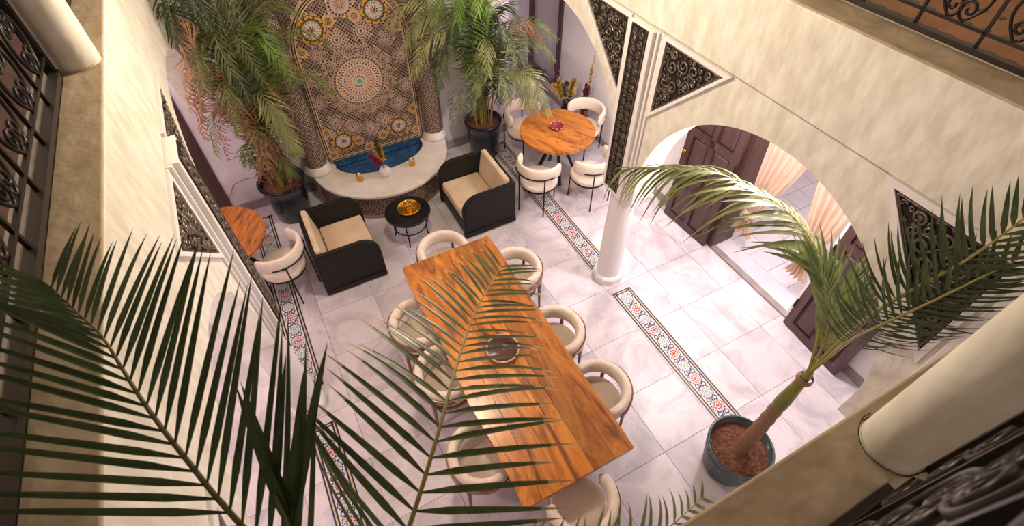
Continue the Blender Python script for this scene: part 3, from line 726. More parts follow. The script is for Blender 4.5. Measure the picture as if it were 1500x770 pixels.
# medallion
b = MB(); R0 = MED[2]; mc = (MED[0], MED[1])
f0 = lambda u, v, w_: (u, -w_, v)
disc(b, f0, 0, 0, R0, 'cream', 48, 0.003); ring(b, f0, 0, 0, R0*0.955, R0*1.0, 24, 'grout', 1, 0.0035); disc(b, f0, 0, 0, R0*0.09, 'green'); ring(b, f0, 0, 0, R0*0.10, R0*0.19, 8, 'fgreen', .7); ring(b, f0, 0, 0, R0*0.2, R0*0.25, 16, 'black', .6)
ring(b, f0, 0, 0, R0*0.30, R0*0.38, 16, 'pinkish', .7); ring(b, f0, 0, 0, R0*0.39, R0*0.46, 24, 'pinkish', .7); ring(b, f0, 0, 0, R0*0.47, R0*0.51, 24, 'black', .5)
ring(b, f0, 0, 0, R0*0.53, R0*0.555, 24, 'tan', 1); ring(b, f0, 0, 0, R0*0.575, R0*0.60, 24, 'brown', 1); ring(b, f0, 0, 0, R0*0.62, R0*0.67, 40, 'tan', .6)
ring(b, f0, 0, 0, R0*0.69, R0*0.78, 40, 'brown', .5); ring(b, f0, 0, 0, R0*0.80, R0*0.85, 40, 'black', .55, ph=.5); ring(b, f0, 0, 0, R0*0.865, R0*0.90, 24, 'yellow', 1); ring(b, f0, 0, 0, R0*0.92, R0*0.945, 24, 'black', 1)
ring(b, f0, 0, 0, R0*0.95, R0*1.0, 48, 'navy', .55)
o = b.build('medallion', ZM, panel); o.location = (mc[0], 0, mc[1])
# rosettes as shared meshes
def mk(tp, R):
    b = MB()
    if tp == 'flower':
        disc(b, f0, 0, 0, R*0.98, 'brown', 24, 0.003); disc(b, f0, 0, 0, R*0.62, 'cream', 24, 0.0035); disc(b, f0, 0, 0, R*0.13, 'brown'); ring(b, f0, 0, 0, R*.16, R*.27, 8, 'black', .6); ring(b, f0, 0, 0, R*.30, R*.46, 8, 'lilac', .75, ph=.1); ring(b, f0, 0, 0, R*.47, R*.54, 16, 'black', .5); ring(b, f0, 0, 0, R*.56, R*.66, 16, 'green', .35)
        for k in range(8):
            a = 2*PI*k/8; cu, cv = R*.66*math.cos(a), R*.66*math.sin(a)
            st = [a-1.15+2.3*s/7 for s in range(8)]
            for s0, s1 in zip(st[:-1], st[1:]):
                b.poly([f0(cu+r*math.cos(x), cv+r*math.sin(x), 0.0045) for r, x in ((R*.17, s0), (R*.33, s0), (R*.33, s0+(s1-s0)*.88), (R*.17, s0+(s1-s0)*.88))], ZI['yellow'])
            for s0, s1 in zip(st[:-1], st[1:]):
                b.poly([f0(cu+r*math.cos(x), cv+r*math.sin(x), 0.0045) for r, x in ((R*.33, s0), (R*.37, s0), (R*.37, s1), (R*.33, s1))], ZI['black'])
    elif tp == 'eye':
        disc(b, f0, 0, 0, R*.95, 'grout', 24, 0.003); disc(b, f0, 0, 0, R*.30, 'cream', 12, 0.0035); disc(b, f0, 0, 0, R*.19, 'red'); ring(b, f0, 0, 0, R*.34, R*.46, 14, 'black', .5); ring(b, f0, 0, 0, R*.48, R*.62, 14, 'lilac', .7); ring(b, f0, 0, 0, R*.64, R*.78, 14, 'black', .55, ph=.5); ring(b, f0, 0, 0, R*.80, R*.84, 14, 'cream', .6); ring(b, f0, 0, 0, R*.86, R*1.0, 18, 'black', .5)
    elif tp == 'ringlet':
        disc(b, f0, 0, 0, R*.95, 'grout', 16, 0.003); disc(b, f0, 0, 0, R*.2, 'red'); ring(b, f0, 0, 0, R*.34, R*.56, 8, 'black', .6); ring(b, f0, 0, 0, R*.68, R*.97, 16, 'yellow', .85)
    elif tp == 'small':
        disc(b, f0, 0, 0, R*.95, 'grout', 16, 0.003); disc(b, f0, 0, 0, R*.22, 'brown'); ring(b, f0, 0, 0, R*.36, R*.58, 8, 'black', .6); ring(b, f0, 0, 0, R*.62, R*.74, 8, 'tan', .6); ring(b, f0, 0, 0, R*.80, R*.98, 12, 'black', .5)
    else:
        disc(b, f0, 0, 0, R*.95, 'grout', 24, 0.003); disc(b, f0, 0, 0, R*.12, 'green'); ring(b, f0, 0, 0, R*.2, R*.36, 10, 'red', .5); ring(b, f0, 0, 0, R*.4, R*.52, 10, 'green', .4); ring(b, f0, 0, 0, R*.56, R*.70, 20, 'lilac', .6); ring(b, f0, 0, 0, R*.78, R*.95, 20, 'black', .5)
    return b.build('rosette', ZM, panel)
cache = {}
for (u, v, R, tp) in ros:
    if tp not in cache: o = mk(tp, 0.1); cache[tp] = o
    else: o = inst(cache[tp], 'rosette', panel)
    o.location = (u, 0, v); o.scale = (R/0.1, 1, R/0.1); o.rotation_euler = (0, 0, 0)
# spandrel mosaic around the arch
def in_spandrel(u, v, mg):
    if v < PZ1: return abs(u) > FR+0.01 and abs(u) < 0.99
    return math.hypot(u, v-PZ1) > FR+0.02 and abs(u) < 0.99
b = MB(); zell(b, face, -0.99, 0.99, 1.0, 2.93, 0.045, in_spandrel, ('black', 'brown', 'cream', 'lilac'), 0.003, 5)
shift_fo(b.build('spandrel_tiles', ZM, fo))['kind'] = 'stuff'
# mosaic half columns
for s in (-1, 1):
    cu = s*(FR+0.16)
    def cyl(u, v, w_, cu=cu): 
        a = u/0.14; r = 0.14+w_; return (FX+cu+r*math.sin(a), FY-0.015-r*math.cos(a), v)
    b = MB(); b.lathe([(0.14, 0.46), (0.14, 2.95), (0, 2.95)], c=(cu, -0.015, 0), n=20, a0=PI, a1=2*PI)
    hc = b.build('half_column', Z['grout'], fo)
    b = MB(); zell(b, cyl, -0.20, 0.20, 0.54, 2.93, 0.036, None, ('black', 'brown', 'cream', 'white'), 0.002, 9+s)
    shift_fo(b.build('column_tiles', ZM, hc))['kind'] = 'stuff'
    b = MB(); b.lathe([(0, 0), (0.185, 0), (0.185, 0.03), (0.165, 0.05), (0.155, 0.09), (0.14, 0.11)], c=(cu, -0.02, 0.42), n=24, a0=PI, a1=2*PI); b.build('column_foot', M['rim_marble'], fo)
# basin: mosaic body, marble rim, blue tiled pool
BC = (0.0, -0.04); RO = 0.955; RI = (0.63, 0.41); RZ = 0.42
def arc_pts(rx, ry, n=48): return [(BC[0]+rx*math.cos(PI+PI*k/n), BC[1]+ry*math.sin(PI+PI*k/n)) for k in range(n+1)]
b = MB(); n = 48; po = arc_pts(RO-0.045, RO-0.045)
b.add([(x, y, 0) for x, y in po]+[(x, y, RZ-0.045) for x, y in po], [(k, k+1, n+2+k, n+1+k) for k in range(n)], 0, True)
body = b.build('basin_body', Z['grout'], fo)
def cylb(u, v, w_): r = RO-0.045+w_; a = PI+u/(RO-0.045); return (BC[0]+r*math.cos(a), BC[1]+r*math.sin(a), v)
b = MB(); zell(b, cylb, 0.02, PI*(RO-0.045)-0.02, 0.07, 0.33, 0.042, None, ('black', 'red', 'cream', 'tan'), 0.002, 4)
for vv, cc, hh in ((0.345, 'black', 0.008), (0.362, 'brown', 0.008), (0.03, 'black', 0.008)):
    L = PI*(RO-0.045)
    for k in range(70): b.poly([cylb(L*k/70, vv, .002), cylb(L*(k+.9)/70, vv, .002), cylb(L*(k+.9)/70, vv+hh, .002), cylb(L*k/70, vv+hh, .002)], ZI[cc])
b.build('body_tiles', ZM, body)['kind'] = 'stuff'
po = arc_pts(RO, RO); pi_ = arc_pts(*RI)
b = MB(); N1 = n+1
vs = [(x, y, RZ) for x, y in pi_]+[(x, y, RZ) for x, y in po]+[(x, y, RZ-0.045) for x, y in po]+[(x, y, RZ-0.045) for x, y in pi_]
fs = []
for k in range(n): fs += [(k, N1+k, N1+k+1, k+1), (N1+k, 2*N1+k, 2*N1+k+1, N1+k+1), (2*N1+k, 3*N1+k, 3*N1+k+1, 2*N1+k+1), (3*N1+k, k, k+1, 3*N1+k+1)]
fs += [(0, N1, 2*N1, 3*N1), (n, 3*N1+n, 2*N1+n, N1+n)]
b.add(vs, fs); b.box(-RO, -RI[0], BC[1], 0.0, RZ-0.045, RZ); b.box(RI[0], RO, BC[1], 0.0, RZ-0.045, RZ)
b.build('basin_rim', M['rim_marble'], fo, bevel=0.01)
b = MB(); ZP = 0.35
b.add([(x, y, RZ-0.02) for x, y in pi_]+[(x, y, ZP) for x, y in pi_], [(k, k+1, N1+k+1, N1+k) for k in range(n)], 0, True); b.poly([(x, y, ZP) for x, y in pi_]+[(RI[0], 0, ZP), (-RI[0], 0, ZP)])
b.poly([(-RI[0], -0.002, ZP), (RI[0], -0.002, ZP), (RI[0], -0.002, 0.45), (-RI[0], -0.002, 0.45)])
pool = b.build('pool_lining', Z['navy'], fo)
b = MB(); s = 0.052; rg = random.Random(2)
for i in range(-12, 12):
    for j in range(10):
        x0 = i*s; y0 = -0.50+j*s
        if ((x0+s/2)/RI[0])**2+((y0+s/2-BC[1])/RI[1])**2 < 0.93 or y0 > BC[1]-0.02:
            if y0+s > 0: continue
            b.poly([(x0+.003, y0+.003, ZP+.003), (x0+s-.003, y0+.003, ZP+.003), (x0+s-.003, y0+s-.003, ZP+.003), (x0+.003, y0+s-.003, ZP+.003)], ZI[rg.choice(('blue', 'blue', 'blue2'))])
    for j in range(2):
        x0 = i*s; z0 = ZP+0.004+j*s*0.94
        b.poly([(x0+.003, -.006, z0), (x0+s-.003, -.006, z0), (x0+s-.003, -.006, z0+s-.006), (x0+.003, -.006, z0+s-.006)], ZI[rg.choice(('blue', 'blue', 'blue2'))])
b.build('pool_tiles', ZM, pool)['kind'] = 'stuff'
# step tile at the fountain foot
# ------------------------------------------------------------------ dining table
def plank_table():
    x0, x1, y0, y1, z = 0.575, 1.575, 0.93, 3.59, 0.76
    t = thing('dining_table', 'long orange wooden dining table with straight grained planks', 'table', ((x0+x1)/2, (y0+y1)/2, 0))
    O = ((x0+x1)/2, (y0+y1)/2, 0)
    ws = [0.19, 0.14, 0.17, 0.12, 0.20, 0.18]; tot = sum(ws); x = x0
    rg = random.Random(4)
    for k, w_ in enumerate(ws):
        wd = w_/tot*(x1-x0); b = MB(); n = 14
        le = [x if k else x+0.012*math.sin(i*0.9)+0.006*math.sin(i*2.3) for i in range(n+1)]
        ri = [x+wd-0.0015 if k < len(ws)-1 else x+wd+0.006*math.sin(i*1.1) for i in range(n+1)]
        vs = []
        for i in range(n+1):
            y = y0+(y1-y0)*i/n
            vs += [(le[i], y, z-0.055), (ri[i], y, z-0.055), (ri[i], y, z), (le[i], y, z)]
        fs = [(0, 1, 2, 3), (4*n, 4*n+3, 4*n+2, 4*n+1)]
        for i in range(n):
            for q in range(4): fs.append((4*i+q, 4*i+4+q, 4*i+4+(q+1) % 4, 4*i+(q+1) % 4))
        b.add(vs, fs); b.build('plank', M['table'], t, off=O, bevel=0.0025); x += wd
    for yy in (y0+0.35, y1-0.35):
        b = MB(); a = 0.03
        b.tube([(x0+0.12, yy, z-0.055), (x0+0.16, yy, 0.02), (x1-0.16, yy, 0.02), (x1-0.12, yy, z-0.055)], 0.032, 4, smooth=False)
        b.box(x0+0.1, x1-0.1, yy-0.05, yy+0.05, z-0.063, z-0.055); b.build('leg', M['blackmetal'], t, off=O)
plank_table()

def round_table(cx, cy, r, z, mt, label, rot):
    t = thing('round_table', label, 'table', (cx, cy, 0), rot)
    n = 9
    for k in range(n):
        u0 = -r+2*r*k/n; u1 = -r+2*r*(k+1)/n-0.0015
        pts = []
        st = [u0+(u1-u0)*i/6 for i in range(7)]
        pts = [(u, -math.sqrt(max(0, r*r-u*u))) for u in st]+[(u, math.sqrt(max(0, r*r-u*u))) for u in st[::-1]]
        b = MB(); b.prism(pts, z-0.035, z, lambda u, v, w_: (u, v, w_)); b.build('plank', mt, t)
    for k in range(4):
        a = PI/4+PI/2*k; b = MB(); b.tube([(0.03*math.cos(a), 0.03*math.sin(a), z-0.10), (0.30*math.cos(a), 0.30*math.sin(a), 0.02)], 0.026, 4, smooth=False); b.build('leg', M['blackmetal'], t)
    b = MB(); b.lathe([(0, 0), (0.22, 0), (0.22, 0.012), (0.05, 0.02), (0.045, 0.12)][::-1], c=(0, 0, z-0.155), n=20); b.build('pedestal', M['blackmetal'], t)
    return t
round_table(3.29, 4.95, 0.515, 0.75, M['rtable'], 'round orange wooden table on crossed black legs with patterned dish', 0.5)
round_table(-1.09, 4.97, 0.515, 0.75, M['ltable'], 'round dark orange table beside the carved left pillar', -0.5)

# ------------------------------------------------------------------ barrel chairs
def arc_pad(R, z0, z1, th, a_half, n=30, drop=0.0):
    """rounded pad swept on an arc centred on -y (back)"""
    m_ = MB(); sec = []
    hz = (z1-z0)/2; zc = (z0+z1)/2
    for k in range(14):
        a = 2*PI*k/14; c, s = math.cos(a), math.sin(a)
        sec.append((th/2*math.copysign(abs(c)**0.8, c), hz*math.copysign(abs(s)**0.75, s)))
    vs = []; rows = n+1
    for i in range(rows):
        t = -1+2*i/n; a = -PI/2+a_half*t
        e = abs(t); k = 1.0 if e < 0.9 else math.sqrt(max(0.0, 1-((e-0.9)/0.1)**2))*0.98+0.02
        dz = -drop*max(0, e-0.45)**1.5
        for (dr, dzz) in sec:
            rr = R+dr*k; vs.append((rr*math.cos(a), rr*math.sin(a), zc+dz+dzz*k))
    q = len(sec)
    m_.add(vs, [(i*q+j, (i+1)*q+j, (i+1)*q+(j+1) % q, i*q+(j+1) % q) for i in range(n) for j in range(q)], 0, True)
    m_.add(vs[:q], [tuple(range(q))], 0, True); m_.add(vs[-q:], [tuple(range(q))[::-1]], 0, True)
    return m_
def seat_pad(R, z0, z1):
    m_ = MB(); h = z1-z0
    m_.lathe([(0, 0), (R*0.9, 0), (R, h*0.3), (R, h*0.7), (R*0.93, h*0.95), (R*0.6, h*1.03), (0, h*1.05)], c=(0, 0, z0), n=28); return m_
def make_metal_chair():
    t = thing('barrel_chair', 'x', 'chair')
    seat_pad(0.255, 0.37, 0.46).build('seat', M['boucle'], t)
    arc_pad(0.265, 0.57, 0.765, 0.062, math.radians(103), drop=0.05).build('backrest', M['boucle'], t)
    b = MB(); R = 0.302; b.tube([(R*math.cos(a), R*math.sin(a), 0.63) for a in [-PI/2+math.radians(62)*(k/12-1) for k in range(25)]], 0.009, 6); b.build('back_band', M['blackmetal'], t)
    for a in (-PI/2-0.62, -PI/2+0.62):
        b = MB(); b.tube([(R*math.cos(a), R*math.sin(a), 0.63), (R*math.cos(a), R*math.sin(a), 0.0)], 0.0095, 6); b.build('leg', M['blackmetal'], t)
    for a in (PI/2-0.75, PI/2+0.75):
        b = MB(); b.tube([(0.245*math.cos(a), 0.245*math.sin(a), 0.40), (0.255*math.cos(a), 0.255*math.sin(a), 0.0)], 0.0095, 6); b.build('leg', M['blackmetal'], t)
    b = MB(); b.lathe([(0.235, 0.345), (0.245, 0.36), (0.235, 0.372), (0.225, 0.36), (0.235, 0.345)], n=24); b.build('seat_frame', M['blackmetal'], t)
    return t
def make_wood_chair():
    t = thing('dining_chair', 'x', 'chair')
    seat_pad(0.235, 0.37, 0.465).build('seat', M['boucle'], t)
    arc_pad(0.25, 0.53, 0.698, 0.085, math.radians(112), drop=0.0).build('backrest', M['boucle'], t)
    # bent wooden band outside the pad
    m_ = MB(); R = 0.292; n = 28; vs = []
    for i in range(n+1):
        a = -PI/2+math.radians(84)*(2*i/n-1); e = abs(2*i/n-1); h = 0.055*(1-0.55*e*e)
        for dr, dz in ((0, -h), (0.014, -h), (0.014, h), (0, h)): vs.append(((R+dr)*math.cos(a), (R+dr)*math.sin(a), 0.595+dz))
    m_.add(vs, [(4*i+q, 4*i+4+q, 4*i+4+(q+1) % 4, 4*i+(q+1) % 4) for i in range(n) for q in range(4)]+[(0, 3, 2, 1), (4*n, 4*n+1, 4*n+2, 4*n+3)], 0, False)
    m_.build('back_band', M['chair_wood'], t)
    for a in (-PI/2-0.72, -PI/2+0.72):
        b = MB(); b.tube([(0.296*math.cos(a), 0.296*math.sin(a), 0.62), (0.275*math.cos(a), 0.275*math.sin(a), 0.38), (0.29*math.cos(a), 0.29*math.sin(a), 0)], [0.013, 0.019, 0.013], 8); b.build('leg', M['chair_wood'], t)
    for a in (PI/2-0.72, PI/2+0.72):
        b = MB(); b.tube([(0.22*math.cos(a), 0.22*math.sin(a), 0.40), (0.245*math.cos(a), 0.245*math.sin(a), 0)], [0.019, 0.013], 8); b.build('leg', M['chair_wood'], t)
    b = MB(); b.lathe([(0.21, 0.335), (0.24, 0.335), (0.24, 0.375), (0.21, 0.375), (0.21, 0.335)], n=24, smooth=False); b.build('seat_frame', M['chair_wood'], t)
    return t
def place(src, used, x, y, face_to, label, group):
    """face_to: point the chair looks at"""
    o = src if not used else copy_tree(src)
    a = math.atan2(face_to[1]-y, face_to[0]-x)-PI/2
    o.location = (x, y, 0); o.rotation_euler = (0, 0, a); tag(o, label, 'chair', group); return o
mc_ = make_metal_chair(); G = 'boucle chairs with black metal legs at the round tables'
RT = (3.29, 4.95)
for k, (x, y, lb) in enumerate(((2.76, 4.52, 'cream boucle chair with black legs at round table, beside the black lounge chair'),
                                (3.42, 4.30, 'cream boucle chair with black legs at round table, nearest the white column'),
                                (3.92, 5.22, 'cream boucle chair with black legs at round table, backing onto the dried flowers'),
                                (3.14, 5.62, 'cream boucle chair at round table, under the drooping potted palm frond'))):
    place(mc_, k, x, y, RT, lb, G)
place(mc_, 1, -0.56, 4.58, (-1.05, 5.1), 'cream boucle chair with black legs at the dark round table beside carved pillar', G)
wc = make_wood_chair(); G = 'cream boucle chairs around the dining table'
CH = [((1.08, 3.72), (1.08, 2.2), 'cream boucle dining chair at the table end facing the fountain side'),
      ((1.66, 3.12), (0.9, 3.12), 'cream boucle dining chair on column side of long table, closest to the lounge chairs'),
      ((1.63, 2.24), (0.9, 2.24), 'cream boucle dining chair on column side of long table, middle of three'),
      ((1.66, 1.53), (0.9, 1.51), 'cream boucle dining chair on column side of long table, closest to the ribbed pot'),
      ((1.02, 0.82), (1.02, 2.0), 'cream boucle dining chair at the table end opposite the fountain'),
      ((0.50, 2.96), (1.3, 2.90), 'cream boucle dining chair with wooden band, pillar side of long table, closest to lounge chair'),
      ((0.52, 2.33), (1.3, 2.32), 'cream boucle dining chair on pillar side of long table, middle of three'),
      ((0.50, 1.50), (1.3, 1.46), 'cream boucle dining chair on pillar side of long table, under the palm frond')]
for k, (p, q, lb) in enumerate(CH): place(wc, k, p[0], p[1], q, lb, G)

# ------------------------------------------------------------------ black lounge chairs
def lounge(x0, x1, y0, y1, back_left, label):
    """box armchair; opens along x; back at x0 side when back_left"""
    cx, cy = (x0+x1)/2, (y0+y1)/2; t = thing('lounge_chair', label, 'armchair', (cx, cy, 0), 0 if back_left else PI, 'black lounge chairs before the fountain')
    L = x1-x0; D = y1-y0; hx = L/2; hy = D/2; H = 0.67
    prof = [(-hx, 0.02), (hx, 0.02), (hx, 0.40)] + [(hx-0.22+0.22*math.cos(a), 0.44+0.22*math.sin(a)) for a in [PI/2*k/8 for k in range(9)]] + [(-hx, 0.66)]
    for s in (-1, 1):
        ya, yb = (s*hy, s*(hy-0.045))
        b = MB(); b.prism(prof, min(ya, yb), max(ya, yb), lambda u, v, w_: (u, w_, v)); ar = b.build('arm_panel', M['blackwood'], t, bevel=0.008)
        b = MB(); o_ = s*(hy+0.006)
        pr = [(-hx+0.03, 0.10), (hx-0.03, 0.10), (hx-0.03, 0.40)] + [(hx-0.22+0.19*math.cos(a), 0.44+0.19*math.sin(a)) for a in [PI/2*k/8 for k in range(9)]] + [(-hx+0.03, 0.63), (-hx+0.03, 0.10)]
        b.tube([(u, o_-s*0.004, v) for u, v in pr], 0.006, 5); b.build('edge_moulding', M['blackwood'], ar)
        b = MB(); b.box(-hx, hx, min(s*hy, s*(hy+0.012)), max(s*hy, s*(hy+0.012)), 0.02, 0.085); b.build('plinth', M['blackwood'], ar, bevel=0.004)
    b = MB(); b.box(-hx, -hx+0.05, -hy+0.045, hy-0.045, 0.02, 0.66); b.build('back_panel', M['blackwood'], t, bevel=0.006)
    b = MB(); b.box(-hx+0.05, hx-0.02, -hy+0.045, hy-0.045, 0.06, 0.22); b.build('seat_base', M['blackwood'], t, bevel=0.006)
    c = MB(); c.prism(rrect(-hx+0.18, hx-0.03, -hy+0.05, hy-0.05, 0.03), 0.22, 0.36, lambda u, v, w_: (u, v, w_)); c.build('seat_cushion', M['suede'], t, bevel=0.025)
    c = MB(); c.prism([(-hx+0.05, 0.22), (-hx+0.19, 0.22), (-hx+0.115, 0.69), (-hx+0.05, 0.70)], -hy+0.052, hy-0.052, lambda u, v, w_: (u, w_, v)); c.build('back_cushion', M['suede'], t, bevel=0.02)
    return t
lounge(-0.235, 0.50, 4.25, 5.10, True, 'black wooden lounge chair with beige cushions, near the navy pot and pillar')
lounge(1.58, 2.32, 4.34, 5.17, False, 'black wooden lounge chair with beige cushions, near the white column and mosaic strip')

# ------------------------------------------------------------------ coffee table and tray
t = thing('side_table', 'round black side table on thin bent iron legs', 'table', (1.0, 4.74, 0))
b = MB(); b.lathe([(0, 0.40), (0.27, 0.40), (0.285, 0.41), (0.285, 0.425), (0.27, 0.432), (0, 0.43)], n=36); b.build('table_top', M['blackmetal'], t)
for k in range(4):
    a = PI/4+PI/2*k+0.3; c, s = math.cos(a), math.sin(a)
    b = MB(); b.tube([(r*c, r*s, z) for r, z in ((0.22, 0.40), (0.235, 0.3), (0.20, 0.17), (0.205, 0.06), (0.225, 0.0))], 0.010, 6); b.build('leg', M['blackmetal'], t)
b = MB(); b.tube([(0.205*math.cos(a), 0.205*math.sin(a), 0.20) for a in [2*PI*k/28 for k in range(29)]], 0.008, 5, cap=False); b.build('ring', M['blackmetal'], t)
t = thing('brass_tray', 'round polished brass tray on the black side table', 'tray', (1.03, 4.77, 0.432))
b = MB(); b.lathe([(0, 0.004), (0.125, 0.004), (0.14, 0.018), (0.146, 0.022), (0.147, 0.018), (0.13, 0.0), (0, 0)], n=36); b.build('dish', M['brass'], t)
b = MB(); b.lathe([(0.118, 0.0045), (0.121, 0.008), (0.124, 0.0045)], n=36); b.build('rim_groove', M['brass'], t)
t = thing('brass_pot', 'small brass oil lamp pot standing on the brass tray', 'pot', (1.03, 4.78, 0.438))
b = MB(); b.lathe([(0, 0), (0.035, 0), (0.035, 0.008), (0.018, 0.016), (0.042, 0.035), (0.052, 0.055), (0.042, 0.078), (0.022, 0.088), (0.026, 0.095), (0.0, 0.10)], n=20); b.build('body', M['brass'], t)
b = MB(); b.lathe([(0.026, 0.095), (0.02, 0.11), (0.008, 0.118), (0.012, 0.126), (0, 0.134)], n=14); b.build('lid', M['brass'], t)
b = MB(); b.tube([(-0.045, 0.0, 0.05), (-0.075, 0.005, 0.07), (-0.095, 0.005, 0.098)], [0.013, 0.009, 0.006], 7); b.build('spout', M['brass'], t)
b = MB(); b.tube([(0.045, 0, 0.075), (0.075, 0, 0.085), (0.08, 0, 0.06), (0.05, 0, 0.045)], 0.005, 6); b.build('handle', M['brass'], t)

# ------------------------------------------------------------------ basin ornaments
for x, y, lb in ((0.66, 5.60, 'brass candle cup on basin rim beside the lounge chair with navy pot behind'), (1.38, 5.58, 'brass candle cup on basin rim on the white column side')):
    t = thing('candle_cup', lb, 'candle holder', (x, y, RZ), 0, 'brass candle cups on the basin rim')
    b = MB(); b.lathe([(0, 0), (0.040, 0), (0.042, 0.006), (0.034, 0.02), (0.036, 0.06), (0.039, 0.10), (0.034, 0.10), (0.030, 0.03), (0, 0.03)], n=18); b.build('cup', M['brass'], t)
    b = MB(); b.lathe([(0.038, 0.035), (0.041, 0.039), (0.038, 0.043)], n=18); b.lathe([(0.039, 0.075), (0.042, 0.079), (0.039, 0.083)], n=18); b.build('ring_band', M['brass'], t)
    b = MB(); b.lathe([(0, 0.03), (0.028, 0.03), (0.028, 0.085), (0.0, 0.09)], n=14); b.build('candle', M['rim_marble'], t)
FLW = {k: mat('dried_'+k, c, 0.9, col2=tuple(q*0.55 for q in c), scale=60) for k, c in dict(magenta=(0.30, 0.012, 0.09), yellow=(0.62, 0.32, 0.03), brown=(0.15, 0.07, 0.03), purple=(0.12, 0.085, 0.20), mustard=(0.50, 0.33, 0.09), plum=(0.14, 0.015, 0.05), straw=(0.50, 0.34, 0.14), teal=(0.012, 0.07, 0.065)).items()}
def plume(base, tip, r, m_, parent, off, n=110, seed=0, bend=(0, 0, 0)):
    rg = random.Random(seed); b = MB(); base = Vector(base); tip = Vector(tip); bd = Vector(bend)
    P = lambda s: base.lerp(tip, s)+bd*(s*(1-s)*4)
    b.tube([P(s/8) for s in range(9)], 0.003, 4)
    for k in range(n):
        s = 0.35+0.65*rg.random(); p = P(s); d = Vector((rg.gauss(0, 1), rg.gauss(0, 1), rg.gauss(0.35, 0.8))).normalized(); ax = (tip-base).normalized()
        d = (d+ax*0.7).normalized(); l = r*(1.15-0.65*s)*rg.uniform(0.6, 1.2); sd = d.orthogonal().normalized()*r*0.17
        b.poly([p-sd, p+d*l*0.6-sd*1.3, p+d*l, p+d*l*0.6+sd*1.3, p+sd])
    return b.build('flower_plume', m_, parent, off=off)
VB = (0.99, 5.55, RZ)
t = thing('flower_vase', 'woven white vase of magenta and yellow dried flowers on fountain rim', 'vase', VB)
b = MB(); b.lathe([(0, 0), (0.05, 0), (0.068, 0.025), (0.073, 0.06), (0.062, 0.10), (0.036, 0.125), (0.042, 0.14), (0.034, 0.14), (0.028, 0.12), (0, 0.11)], n=24); vz = b.build('vase_body', M['rim_marble'], t)
b = MB()
for s in (1, -1):
    for k in range(10):
        b.tube([((0.002+r)*math.cos(2*PI*k/10+s*z*9), (0.002+r)*math.sin(2*PI*k/10+s*z*9), z) for r, z in ((0.06, 0.012), (0.069, 0.03), (0.074, 0.06), (0.07, 0.085), (0.058, 0.106), (0.04, 0.122))], 0.004, 4)
b.build('lattice_weave', M['white'], vz)
top = (VB[0], VB[1], VB[2]+0.11)
plume(top, (0.87, 5.62, 0.73), 0.075, FLW['magenta'], t, VB, 170, 1); plume(top, (0.93, 5.66, 0.77), 0.06, FLW['yellow'], t, VB, 130, 2); plume(top, (1.04, 5.66, 0.76), 0.045, FLW['yellow'], t, VB, 90, 3)
plume(top, (1.0, 5.74, 0.86), 0.07, FLW['brown'], t, VB, 130, 4)

# floor vases with dried flowers in the passage
t = thing('floor_vase', 'tall dark floor vase of yellow purple and plum dried flowers behind round table', 'vase', (3.98, 5.78, 0)); o0 = (3.98, 5.78, 0)
b = MB(); b.lathe([(0, 0), (0.09, 0), (0.12, 0.1), (0.125, 0.25), (0.09, 0.42), (0.06, 0.50), (0.075, 0.54), (0.06, 0.54), (0.045, 0.48), (0, 0.46)], n=24); b.build('vase_body', M['blackwood'], t)
tp = (3.98, 5.78, 0.50)
for k, (q, r, c) in enumerate((((3.88, 5.88, 0.86), 0.12, 'mustard'), ((4.04, 5.74, 0.90), 0.13, 'mustard'), ((3.97, 5.83, 0.82), 0.10, 'purple'), ((3.72, 6.05, 0.98), 0.07, 'purple'), ((3.84, 6.02, 1.10), 0.06, 'plum'), ((3.80, 5.9, 0.8), 0.10, 'yellow'))): plume(tp, q, r, FLW[c], t, o0, 110, 20+k)
t = thing('floor_vase', 'slim amber floor vase of plum and straw dried stems behind round table', 'vase', (4.12, 5.52, 0)); o0 = (4.12, 5.52, 0)
b = MB(); b.lathe([(0, 0), (0.07, 0), (0.085, 0.12), (0.08, 0.35), (0.06, 0.46), (0.065, 0.5), (0.05, 0.5), (0.045, 0.44), (0, 0.42)], n=20); b.build('vase_body', M['chair_wood'], t)
tp = (4.12, 5.52, 0.46)
for k, (q, r, c, nn) in enumerate((((4.12, 5.50, 0.92), 0.10, 'plum', 130), ((4.14, 5.45, 1.30), 0.06, 'straw', 120), ((4.16, 5.47, 1.42), 0.04, 'teal', 50))): plume(tp, q, r, FLW[c], t, o0, nn, 40+k)

# ------------------------------------------------------------------ dishes
def dish(name, x, y, z, r, label, cols, beads):
    t = thing(name, label, 'bowl', (x, y, z))
    b = MB(); b.lathe([(0, 0.0), (r*0.55, 0.0), (r*0.9, 0.02), (r, 0.04), (r*0.95, 0.042), (r*0.82, 0.024), (0, 0.012)], n=36); b.build('bowl_body', cols[0], t)
    bd = MB(); bd.lathe([(0, -1), (0.7, -0.7), (1, 0), (0.7, 0.7), (0, 1)], n=7); bd.v = [(a*r*0.075, c*r*0.075, d*r*0.075) for a, c, d in bd.v]
    src = None
    for k in range(beads):
        a = 2*PI*k/beads; p = (r*0.97*math.cos(a), r*0.97*math.sin(a), 0.045)
        m_ = cols[1] if k % 2 == 0 or len(cols) < 3 else cols[2]
        if src is None: src = bd.build('bead', m_, t); src.location = p; alt = None
        elif m_ is cols[1]: inst(src, 'bead', t, p)
        else:
            if alt is None: alt = bd.build('bead', m_, t); alt.location = p
            else: inst(alt, 'bead', t, p)
    return t
M['plumdish'] = mat('plum_glaze', (0.10, 0.025, 0.03), 0.25); M['pinkbead'] = plain('pale_pink_bead', (0.68, 0.50, 0.46), 0.4); M['reddish'] = plain('dark_red_glaze', (0.22, 0.02, 0.03), 0.25)
